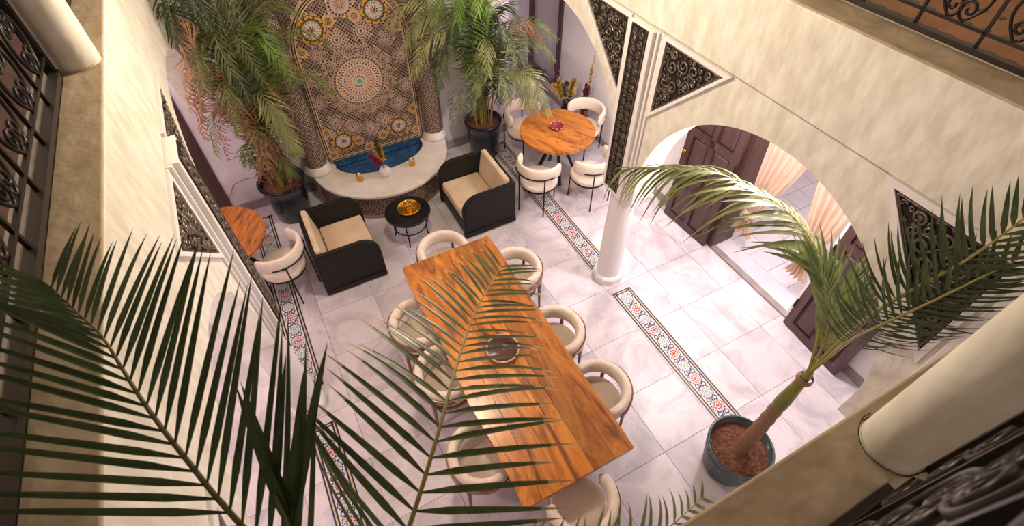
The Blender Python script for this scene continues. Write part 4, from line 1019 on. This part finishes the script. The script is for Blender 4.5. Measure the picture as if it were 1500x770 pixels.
dish('beaded_bowl', 1.05, 2.21, 0.76, 0.15, 'shallow plum bowl with pale beaded rim on long dining table', (M['plumdish'], M['pinkbead']), 40)
dish('beaded_dish', 3.30, 4.99, 0.75, 0.095, 'small dark red and white beaded dish on the round table', (M['reddish'], M['white'], M['reddish']), 18)

# ------------------------------------------------------------------ palms
def leaflet_mesh(mats, droop=0.25, seg=5, wid=0.055, tip_from=None, fold=0.35, twist=0.0):
    """unit leaflet along +X, width along Y, Z up"""
    m_ = MB(); vs = []
    for i in range(seg+1):
        s = i/seg; w_ = wid*(0.25+0.75*min(1, s*5))*(1-s**2.2)**0.8 if i < seg else 0.0008
        z = -droop*s**2.2; x = s*(1-0.25*droop*s)
        vs += [(x, -w_/2, z+fold*w_*0.5), (x, 0, z), (x, w_/2, z+fold*w_*0.5)]
    fs = []; 
    for i in range(seg):
        mi = 1 if (tip_from is not None and i/seg >= tip_from) else 0
        m_.add([], [], 0)
        for q in (0, 1): m_.f.append([3*i+q, 3*i+q+1, 3*i+4+q, 3*i+3+q]); m_.m.append(mi); m_.sm.append(True)
    m_.v = vs
    return m_
def frond(parent, off, pts, n, llen, ang=(62, 28), normal=(0, 0, 1), mats=None, as_objects=False, rad=0.008, wid=0.05, droop=0.3, start=0.12,
          seed=0, tipm=None, name='frond', rm=None, lift=0.15, lenf=None, sides=(-1, 1), jit=0.08, seg=5):
    rg = random.Random(seed); P = spline(pts, 60); mats = mats or M['leaf_mid']
    L = [0]
    for a, b in zip(P[:-1], P[1:]): L.append(L[-1]+(b-a).length)
    T = L[-1]
    def at(s):
        d = s*T
        for k in range(60):
            if L[k+1] >= d or k == 59:
                f = (d-L[k])/max(1e-9, L[k+1]-L[k]); p = P[k].lerp(P[k+1], f); tg = (P[min(60, k+2)]-P[max(0, k-1)]).normalized(); return p, tg
    b = MB(); b.tube([p-Vector(off) for p in P[::3]], [rad*(1-0.8*k/20) for k in range(21)], 6)
    Mats = [mats, tipm or mats]
    variants = [leaflet_mesh(None, droop*k, seg, wid, 0.7 if tipm else None) for k in (0.6, 1.0, 1.5)]
    Nh = Vector(normal).normalized()
    if as_objects:
        fo_ = b.build(name, rm or M['rachis'], parent); vo = [None]*3
    for i in range(n):
        s = start+(1-start)*(i+0.5)/n
        p, tg = at(s)
        side = tg.cross(Nh).normalized(); nn = side.cross(tg).normalized()
        e = (s-start)/(1-start)
        l0 = llen*(lenf(e) if lenf else (0.45+0.55*math.sin(PI*min(1, e*0.9+0.12))))
        for sd in sides:
            an_ = ang if not isinstance(ang, dict) else ang[sd]; a0 = math.radians(an_[0]+(an_[1]-an_[0])*e)
            a = a0*(1+rg.uniform(-jit, jit)); l = l0*rg.uniform(0.9, 1.08)
            d = (tg*math.cos(a)+side*sd*math.sin(a)+nn*(lift+rg.uniform(-jit, jit))).normalized()
            y = (nn.cross(d)).normalized(); z = d.cross(y)
            rot = Matrix((d, y, z)).transposed().to_4x4()
            k = rg.choice((0, 1, 1, 2))
            mt = Matrix.Translation(p-Vector(off)) @ rot @ Matrix.Diagonal((l, llen, l, 1))
            if as_objects:
                if vo[k] is None: vo[k] = variants[k].build('leaflet', Mats, fo_); vo[k].matrix_local = mt
                else: inst(vo[k], 'leaflet', fo_, mat=mt)
            else:
                v_ = variants[k]; o_ = len(b.v); b.v += [tuple(mt @ Vector(q)) for q in v_.v]
                for f, m_ in zip(v_.f, v_.m): b.f.append([q+o_ for q in f]); b.m.append(1+m_); b.sm.append(True)
    if not as_objects: fo_ = b.build(name, [rm or M['rachis']]+Mats, parent)
    return fo_

def areca(x, y, label, potlabel, specs, seed, potr=0.27, poth=0.60):
    rg = random.Random(seed)
    t = thing('plant_pot', potlabel, 'pot', (x, y, 0))
    b = MB(); b.lathe([(0, 0), (potr*0.72, 0), (potr*0.78, 0.03), (potr*0.92, poth*0.7), (potr*0.97, poth-0.05), (potr*1.04, poth-0.04), (potr*1.05, poth-0.01), (potr*1.0, poth), (potr*0.92, poth-0.01), (potr*0.90, poth-0.09), (0, poth-0.09)], n=40); b.build('pot_body', M['navy_pot'], t)
    b = MB(); b.lathe([(potr*0.90, poth-0.08), (potr*0.5, poth-0.06), (0, poth-0.055)], n=24); b.build('soil', M['soil'], t)
    base = (x, y, poth-0.06); p = thing('potted_palm', label, 'palm', base)
    # canes
    for k in range(7):
        a = 2*PI*k/7+rg.random(); r0 = rg.uniform(0.03, 0.12); h = rg.uniform(0.35, 0.75)
        b = MB(); b.tube([(r0*math.cos(a), r0*math.sin(a), 0), (r0*1.3*math.cos(a), r0*1.3*math.sin(a), h*0.5), (r0*1.7*math.cos(a), r0*1.7*math.sin(a), h)], [0.018, 0.014, 0.010], 7); b.build('cane', M['petiole'] if k % 3 else M['leaf_dry'], p)
    for k, (tx, ty, tz, mt, sag, ll) in enumerate(specs):
        z0 = base[2]+rg.uniform(0.0, 0.25); dx, dy = tx-x, ty-y; za = max(tz+sag, z0+0.3); b0 = (x+rg.uniform(-0.07, 0.07), y+rg.uniform(-0.07, 0.07))
        pts = [(b0[0], b0[1], z0), (b0[0]+dx*0.12, b0[1]+dy*0.12, z0+0.45*(za-z0)), (b0[0]+dx*0.38, b0[1]+dy*0.38, z0+0.88*(za-z0)), (x+dx*0.72, y+dy*0.72, za), (tx, ty, tz)]
        dry = mt == 'leaf_dry'; reach = math.hypot(dx, dy)+abs(za-z0)
        fd = frond(p, base, pts, int(13+10*min(2, reach)), ll, (60, 24), (0.15*rg.uniform(-1, 1), -0.35, 1), M[mt], rad=0.0075, wid=0.058, droop=0.45 if not dry else 0.7, start=0.30, seed=seed*50+k, lift=0.05 if not dry else -0.25, rm=M['leaf_dry'] if dry else M['petiole'], jit=0.13, seg=4)
        for v_ in fd.data.vertices:                # leaves rest against the walls instead of passing through them
            X, Y, Zz = v_.co.x+base[0], v_.co.y+base[1], v_.co.z+base[2]
            lim = 5.94 if 0.0 < X < 2.13 else 6.215
            if Y > lim: v_.co.y = lim-base[1]-0.02*(Y-lim)
            if X < XL+0.02 and Zz > (arch_z(min(Y, 5.5)) or 1.42)-0.06: v_.co.x = XL+0.02-base[0]
    return p
LEFT = [(-0.48, 5.58, 0.86, 'leaf_dry', 0.22, 0.26), (-0.12, 5.48, 0.88, 'leaf_mid', 0.25, 0.28), (-0.32, 5.42, 0.98, 'leaf_dry', 0.28, 0.28), (0.04, 5.60, 1.05, 'leaf_pale', 0.25, 0.28), (-0.52, 5.62, 1.12, 'leaf_mid', 0.2, 0.28), (-0.2, 5.45, 1.2, 'leaf_dry', 0.2, 0.28), (-0.58, 5.30, 2.94, 'leaf_dark', 0.15, 0.36), (-0.56, 5.20, 2.78, 'leaf_dark', 0.20, 0.34), (-0.44, 5.60, 2.92, 'leaf_dark', 0.05, 0.36), (-0.16, 5.80, 2.92, 'leaf_dark', 0.05, 0.38), (0.10, 5.70, 2.90, 'leaf_mid', 0.05, 0.36), (0.35, 5.80, 2.76, 'leaf_dark', 0.08, 0.36), (0.54, 5.80, 2.53, 'leaf_mid', 0.15, 0.34), (-0.72, 5.20, 2.12, 'leaf_dry', 0.35, 0.28), (-0.75, 5.30, 1.74, 'leaf_dry', 0.45, 0.28), (-0.58, 5.20, 2.42, 'leaf_dry', 0.40, 0.28), (-0.66, 5.40, 1.37, 'leaf_dry', 0.55, 0.24), (-0.36, 5.50, 1.23, 'leaf_dry', 0.60, 0.26), (0.15, 5.70, 1.50, 'leaf_dry', 0.40, 0.26), (0.45, 5.80, 1.79, 'leaf_dry', 0.35, 0.26), (-0.70, 5.40, 1.86, 'leaf_dry', 0.40, 0.26), (0.25, 5.50, 2.26, 'leaf_bright', 0.30, 0.36), (0.25, 5.40, 2.12, 'leaf_bright', 0.35, 0.34), (-0.02, 5.30, 2.17, 'leaf_mid', 0.40, 0.30), (0.06, 5.35, 1.23, 'leaf_pale', 0.55, 0.34), (-0.01, 5.30, 1.51, 'leaf_pale', 0.45, 0.32), (0.68, 5.80, 1.60, 'leaf_mid', 0.30, 0.30), (0.77, 5.86, 2.15, 'leaf_mid', 0.20, 0.30), (-0.41, 5.20, 1.79, 'leaf_mid', 0.40, 0.32), (-0.53, 5.20, 2.28, 'leaf_mid', 0.30, 0.34), (-0.75, 5.50, 1.40, 'leaf_mid', 0.40, 0.24), (-0.26, 5.20, 2.35, 'leaf_mid', 0.30, 0.34), (-0.21, 5.20, 2.05, 'leaf_dark', 0.30, 0.30), (-0.07, 5.65, 0.75, 'leaf_mid', 0.30, 0.20), (-0.29, 5.50, 1.11, 'leaf_pale', 0.40, 0.26)]
areca(-0.27, 5.88, 'dense areca palm with lime and dried brown fronds in navy pot by left wall', 'glossy navy pot holding the palm with dried brown fronds', LEFT, 3, 0.285)
RIGHT = [(2.36, 5.62, 0.92, 'leaf_mid', 0.22, 0.24), (2.74, 5.56, 0.98, 'leaf_dark', 0.22, 0.26), (3.20, 5.02, 0.98, 'leaf_pale', 0.48, 0.30), (1.53, 5.60, 2.02, 'leaf_pale', 0.25, 0.36), (1.57, 5.50, 1.73, 'leaf_pale', 0.35, 0.34), (1.84, 5.50, 1.48, 'leaf_mid', 0.35, 0.32), (1.44, 5.75, 2.27, 'leaf_pale', 0.15, 0.34), (1.98, 5.60, 2.31, 'leaf_bright', 0.20, 0.36), (2.14, 5.40, 2.28, 'leaf_bright', 0.25, 0.36), (2.40, 5.40, 2.31, 'leaf_bright', 0.25, 0.36), (2.60, 5.50, 2.16, 'leaf_bright', 0.20, 0.34), (2.46, 5.70, 2.48, 'leaf_dark', 0.10, 0.36), (2.95, 5.45, 2.10, 'leaf_dark', 0.15, 0.34), (3.50, 5.45, 1.76, 'leaf_mid', 0.20, 0.32), (3.30, 5.40, 1.78, 'leaf_dry', 0.25, 0.28), (3.50, 5.45, 1.46, 'leaf_mid', 0.30, 0.30), (3.12, 5.18, 0.92, 'leaf_pale', 0.50, 0.32), (3.02, 5.30, 0.98, 'leaf_pale', 0.45, 0.34), (2.72, 5.30, 1.14, 'leaf_mid', 0.40, 0.34), (2.31, 5.35, 1.33, 'leaf_mid', 0.35, 0.32), (2.45, 5.30, 1.60, 'leaf_pale', 0.35, 0.32), (2.04, 5.70, 0.86, 'leaf_mid', 0.35, 0.22), (1.91, 5.60, 1.72, 'leaf_dark', 0.30, 0.30), (2.88, 5.40, 1.62, 'leaf_mid', 0.30, 0.32), (3.10, 5.40, 1.37, 'leaf_dark', 0.30, 0.30), (2.19, 5.75, 0.75, 'leaf_mid', 0.25, 0.18), (2.04, 5.40, 2.07, 'leaf_dark', 0.25, 0.34), (2.69, 5.30, 1.97, 'leaf_dark', 0.25, 0.34)]
areca(2.60, 5.88, 'areca palm with drooping pale fronds in navy pot beside round table', 'glossy navy pot on the floor between fountain and round table', RIGHT, 5, 0.265)
# fallen twig hanging near the left wall
b = MB(); b.tube(spline([(-0.42, 5.95, 0.62), (-0.62, 6.0, 0.66), (-0.80, 6.05, 0.60)], 10), 0.006, 5)
for k in range(5): b.tube([(-0.80, 6.05, 0.60), (-0.84-0.02*k, 6.04-0.02*(k-2), 0.56-0.02*k), (-0.82-0.03*k, 6.03-0.03*(k-2), 0.49-0.015*k)], 0.003, 4)
tag(b.build('palm_twig', M['leaf_dry']), 'bare dried palm twig sticking out from the left navy pot', 'twig')

# slanting palm in the ribbed pot
px, py = 2.52, 0.58
t = thing('ribbed_pot', 'ribbed teal grey glazed pot at the end of the mosaic strip', 'pot', (px, py, 0))
pr = [(0, 0), (0.17, 0), (0.185, 0.02)]
for k in range(8):
    z = 0.03+0.044*k; r = 0.203+0.008*k; pr += [(r-0.004, z), (r+0.010, z+0.010), (r+0.012, z+0.026), (r-0.002, z+0.040)]
pr += [(0.265, 0.40), (0.278, 0.415), (0.282, 0.44), (0.272, 0.452), (0.260, 0.445), (0.252, 0.36), (0, 0.36)]
b = MB(); b.lathe(pr, n=44); b.build('pot_body', M['green_pot'], t)
b = MB(); b.lathe([(0.254, 0.365), (0.16, 0.38), (0.08, 0.375), (0, 0.38)], n=28, wob=lambda a, z: 1+0.02*math.sin(5*a)); b.build('soil', M['soil'], t)
base = (2.53, 0.57, 0.39); p = thing('feather_palm', 'palm with ringed brown trunk and green crownshaft in ribbed pot', 'palm', base)
tr = spline([(2.53, 0.57, 0.36), (2.58, 0.58, 0.75), (2.62, 0.59, 1.1)], 22)
b = MB(); b.tube([q-Vector(base) for q in tr], [0.062-0.012*k/22+0.005*(k % 4 == 0) for k in range(23)], 14); b.build('trunk', M['trunk'], p)
cs = spline([(2.62, 0.59, 1.08), (2.66, 0.595, 1.3), (2.70, 0.60, 1.55)], 10)
b = MB(); b.tube([q-Vector(base) for q in cs], [0.047, 0.055, 0.056, 0.054, 0.05, 0.047, 0.044, 0.041, 0.037, 0.032, 0.026], 14); b.build('crownshaft', M['sheath'], p)
b = MB(); b.lathe([(0.057, 0), (0.06, 0.02), (0.057, 0.04), (0.048, 0.05)], c=(0.165, 0.025, 1.05), n=12); b.build('crown_ring', M['trunk'], p)
crown = (2.70, 0.60, 1.52)
# arched frond over the door
frond(p, base, [crown, (2.79, 0.74, 1.80), (2.92, 0.93, 2.02), (3.00, 1.10, 2.14), (2.98, 1.45, 2.28), (2.80, 1.86, 2.36), (2.55, 2.10, 2.37), (2.25, 2.36, 2.30)], 34, 0.62, (62, 22), (0.35, 0.25, 1), M['leaf_olive'], True, 0.014, 0.075, 0.6, 0.28, 71, None, 'frond', M['petiole'], 0.05)
# two fronds standing up beside the right wall
frond(p, base, [crown, (2.74, 0.60, 1.85), (2.66, 0.56, 2.20), (2.57, 0.52, 2.50), (2.515, 0.452, 2.80), (2.459, 0.391, 3.05), (2.43, 0.357, 3.25), (2.45, 0.34, 3.42)], 27, 0.42, (64, 34), (-0.9, -0.35, 0.15), M['leaf_dark'], True, 0.017, 0.052, 0.25, 0.36, 72, None, 'frond', M['petiole'], 0.0)
frond(p, base, [crown, (2.70, 0.57, 1.85), (2.58, 0.519, 2.20), (2.451, 0.447, 2.50), (2.449, 0.371, 2.78), (2.448, 0.327, 2.95), (2.48, 0.293, 3.08), (2.54, 0.263, 3.18)], 28, 0.36, (72, 40), (-0.9, -0.35, 0.25), M['leaf_dark'], True, 0.012, 0.055, 0.3, 0.30, 73, None, 'frond', M['petiole'], 0.0)
# young frond rising through the arch, seen nearly end-on
frond(p, base, [crown, (2.78, 0.68, 1.80), (2.80, 0.78, 2.02), (2.74, 0.88, 2.22), (2.66, 1.0, 2.36)], 24, 0.46, (38, 18), (-0.5, 0.3, 0.8), M['leaf_mid'], True, 0.010, 0.062, 0.4, 0.22, 74, None, 'frond', M['petiole'], 0.1)

# tall palm below the camera, its fronds filling the near corner
base = (-0.22, 0.34, 0.0)
t = thing('plant_pot', 'round navy pot at the foot of the tall near palm', 'pot', base)
b = MB(); b.lathe([(0, 0), (0.2, 0), (0.22, 0.03), (0.26, 0.40), (0.28, 0.42), (0.28, 0.45), (0.25, 0.45), (0.24, 0.38), (0, 0.38)], n=36); b.build('pot_body', M['navy_pot'], t)
b = MB(); b.lathe([(0.24, 0.385), (0.1, 0.40), (0, 0.40)], n=24); b.build('soil', M['soil'], t)
base = (-0.22, 0.34, 0.39); p = thing('tall_palm', 'tall slender palm with big dark feathery fronds in front of everything', 'palm', base)
b = MB(); b.tube([(0.02*math.sin(k), 0.01*math.cos(k), 2.75*k/24) for k in range(25)], [0.055-0.012*k/24+0.004*(k % 3 == 0) for k in range(25)], 12); b.build('trunk', M['trunk'], p)
b = MB(); b.tube([(0.0, 0.0, 2.72), (0, 0, 2.82), (0, -0.01, 3.0)], [0.05, 0.055, 0.03], 12); b.build('crownshaft', M['sheath'], p)
cr = (-0.22, 0.33, 3.36)
frond(p, base, [cr, (-0.30, 0.40, 3.57), (-0.359, 0.497, 3.68), (-0.431, 0.685, 3.76), (-0.472, 0.80, 3.79), (-0.504, 0.904, 3.81), (-0.541, 1.01, 3.81), (-0.607, 1.138, 3.79), (-0.69, 1.30, 3.76)], 30, 0.47,
      {1: (47, 36), -1: (52, 15)}, (0.25, -0.3, 1), M['leaf_dark'], True, 0.0075, 0.034, 0.05, 0.15, 81, None, 'frond', M['rachis'], 0.22, jit=0.04, lenf=lambda e: 1.05-0.55*e**1.5)
frond(p, base, [cr, (-0.12, 0.33, 3.55), (-0.063, 0.357, 3.62), (0.061, 0.50, 3.64), (0.152, 0.634, 3.60), (0.245, 0.775, 3.53), (0.353, 0.922, 3.45), (0.55, 1.141, 3.33)], 33, 0.38,
      {1: (76, 40), -1: (72, 36)}, (0.1, -0.2, 1), M['leaf_fore'], True, 0.0075, 0.044, 0.12, 0.10, 82, M['leaf_tip'], 'frond', M['petiole'], 0.02, jit=0.05, lenf=lambda e: 1.0-0.42*e**2)
# a young frond just unfolding: five long blades
yf = MB(); yf.tube([Vector(q)-Vector(base) for q in (cr, (-0.24, 0.37, 3.58), (-0.262, 0.42, 3.72), (-0.268, 0.49, 3.76))], [0.008, 0.007, 0.005, 0.003], 6); yf = yf.build('frond', M['rachis'], p)
for q, (a_, b_) in enumerate((((-0.251, 0.402, 3.70), (-0.272, 0.718, 3.85)), ((-0.262, 0.42, 3.72), (-0.086, 0.754, 3.82)), ((-0.268, 0.49, 3.75), (-0.171, 0.738, 3.85)), ((-0.262, 0.42, 3.71), (-0.273, 0.692, 3.88)), ((-0.264, 0.429, 3.72), (-0.139, 0.732, 3.82)))):
    a_ = Vector(a_); d = Vector(b_)-a_; l = d.length; d.normalize(); y_ = Vector((-0.3, -0.3, 1)).cross(d).normalized(); z_ = d.cross(y_)
    lm = leaflet_mesh(None, 0.04, 6, 0.075).build('leaflet', M['leaf_dark'], yf); lm.matrix_local = Matrix.Translation(a_-Vector(base)) @ Matrix((d, y_, z_)).transposed().to_4x4() @ Matrix.Diagonal((l, l, l, 1))
frond(p, base, [cr, (-0.10, 0.28, 3.50), (0.023, 0.203, 3.60), (0.226, 0.126, 3.57), (0.412, 0.105, 3.52), (0.62, 0.13, 3.42)], 24, 0.15,
      (62, 30), (0, -0.3, 1), M['leaf_mid'], True, 0.006, 0.07, 0.3, 0.2, 84, None, 'frond', M['petiole'], 0.0)
frond(p, base, [cr, (-0.30, 0.28, 3.50), (-0.40, 0.24, 3.52), (-0.50, 0.22, 3.44)], 18, 0.10,
      (60, 30), (0, -0.2, 1), M['leaf_dark'], True, 0.007, 0.07, 0.3, 0.2, 85, None, 'frond', M['petiole'], 0.0)

# ------------------------------------------------------------------ lamps (all out of the picture, hung where such a house has them)
def lantern(key, label, top):
    loc, wt, col, rad = LAMPS[key]
    t = thing('hanging_lantern', label, 'lantern', (loc[0], loc[1], loc[2]))
    b = MB()
    for k in range(8):
        a = 2*PI*k/8; b.tube([(0.02*math.cos(a), 0.02*math.sin(a), 0.30), (rad*1.25*math.cos(a), rad*1.25*math.sin(a), 0.10), (rad*1.25*math.cos(a), rad*1.25*math.sin(a), -0.10), (0.03*math.cos(a), 0.03*math.sin(a), -0.22)], 0.004, 4)
    b.build('cage', M['brass'], t)
    b = MB(); b.tube([(0, 0, 0.29), (0, 0, top-loc[2])], 0.004, 5); b.build('chain', M['iron'], t)
    g = MB(); g.lathe([(0, -rad*0.9), (rad*0.6, -rad*0.7), (rad*0.95, 0), (rad*0.6, rad*0.7), (0, rad*0.9)], n=16)
    em = bpy.data.materials.new('lamp_glow'); em.use_nodes = True; e = em.node_tree.nodes['Principled BSDF']; e.inputs['Emission Color'].default_value = (*col, 1); e.inputs['Emission Strength'].default_value = 4
    g.v = [(q[0]*0.5, q[1]*0.5, q[2]*0.5) for q in g.v]; g.build('bulb', em, t)
    ld = bpy.data.lights.new('lantern_light', 'POINT'); ld.energy = wt; ld.color = col; ld.shadow_soft_size = rad*0.9
    lo = bpy.data.objects.new('lantern_light', ld); C.objects.link(lo); lo.parent = t
for key, lb, top in (('well', 'brass lantern hanging in the open well on a long chain', 6.42), ('right', 'brass lantern under the right gallery before the dark doors', 3.12), ('right2', 'brass lantern under the right gallery over the round table', 3.12),
                     ('left', 'brass lantern under the left gallery near arch', 3.12), ('left2', 'brass lantern under the left gallery over dark round table', 3.12), ('room', 'brass lantern in the curtained room', 3.0), ('upper', 'brass lantern in the upper terracotta gallery', 6.4)):
    lantern(key, lb, top)
b = MB(); b.box(XL, XR, 3.27, 3.33, 6.42, 6.50); tag(b.build('lantern_beam', M['iron']), 'iron beam across the open well carrying the lantern', 'beam')
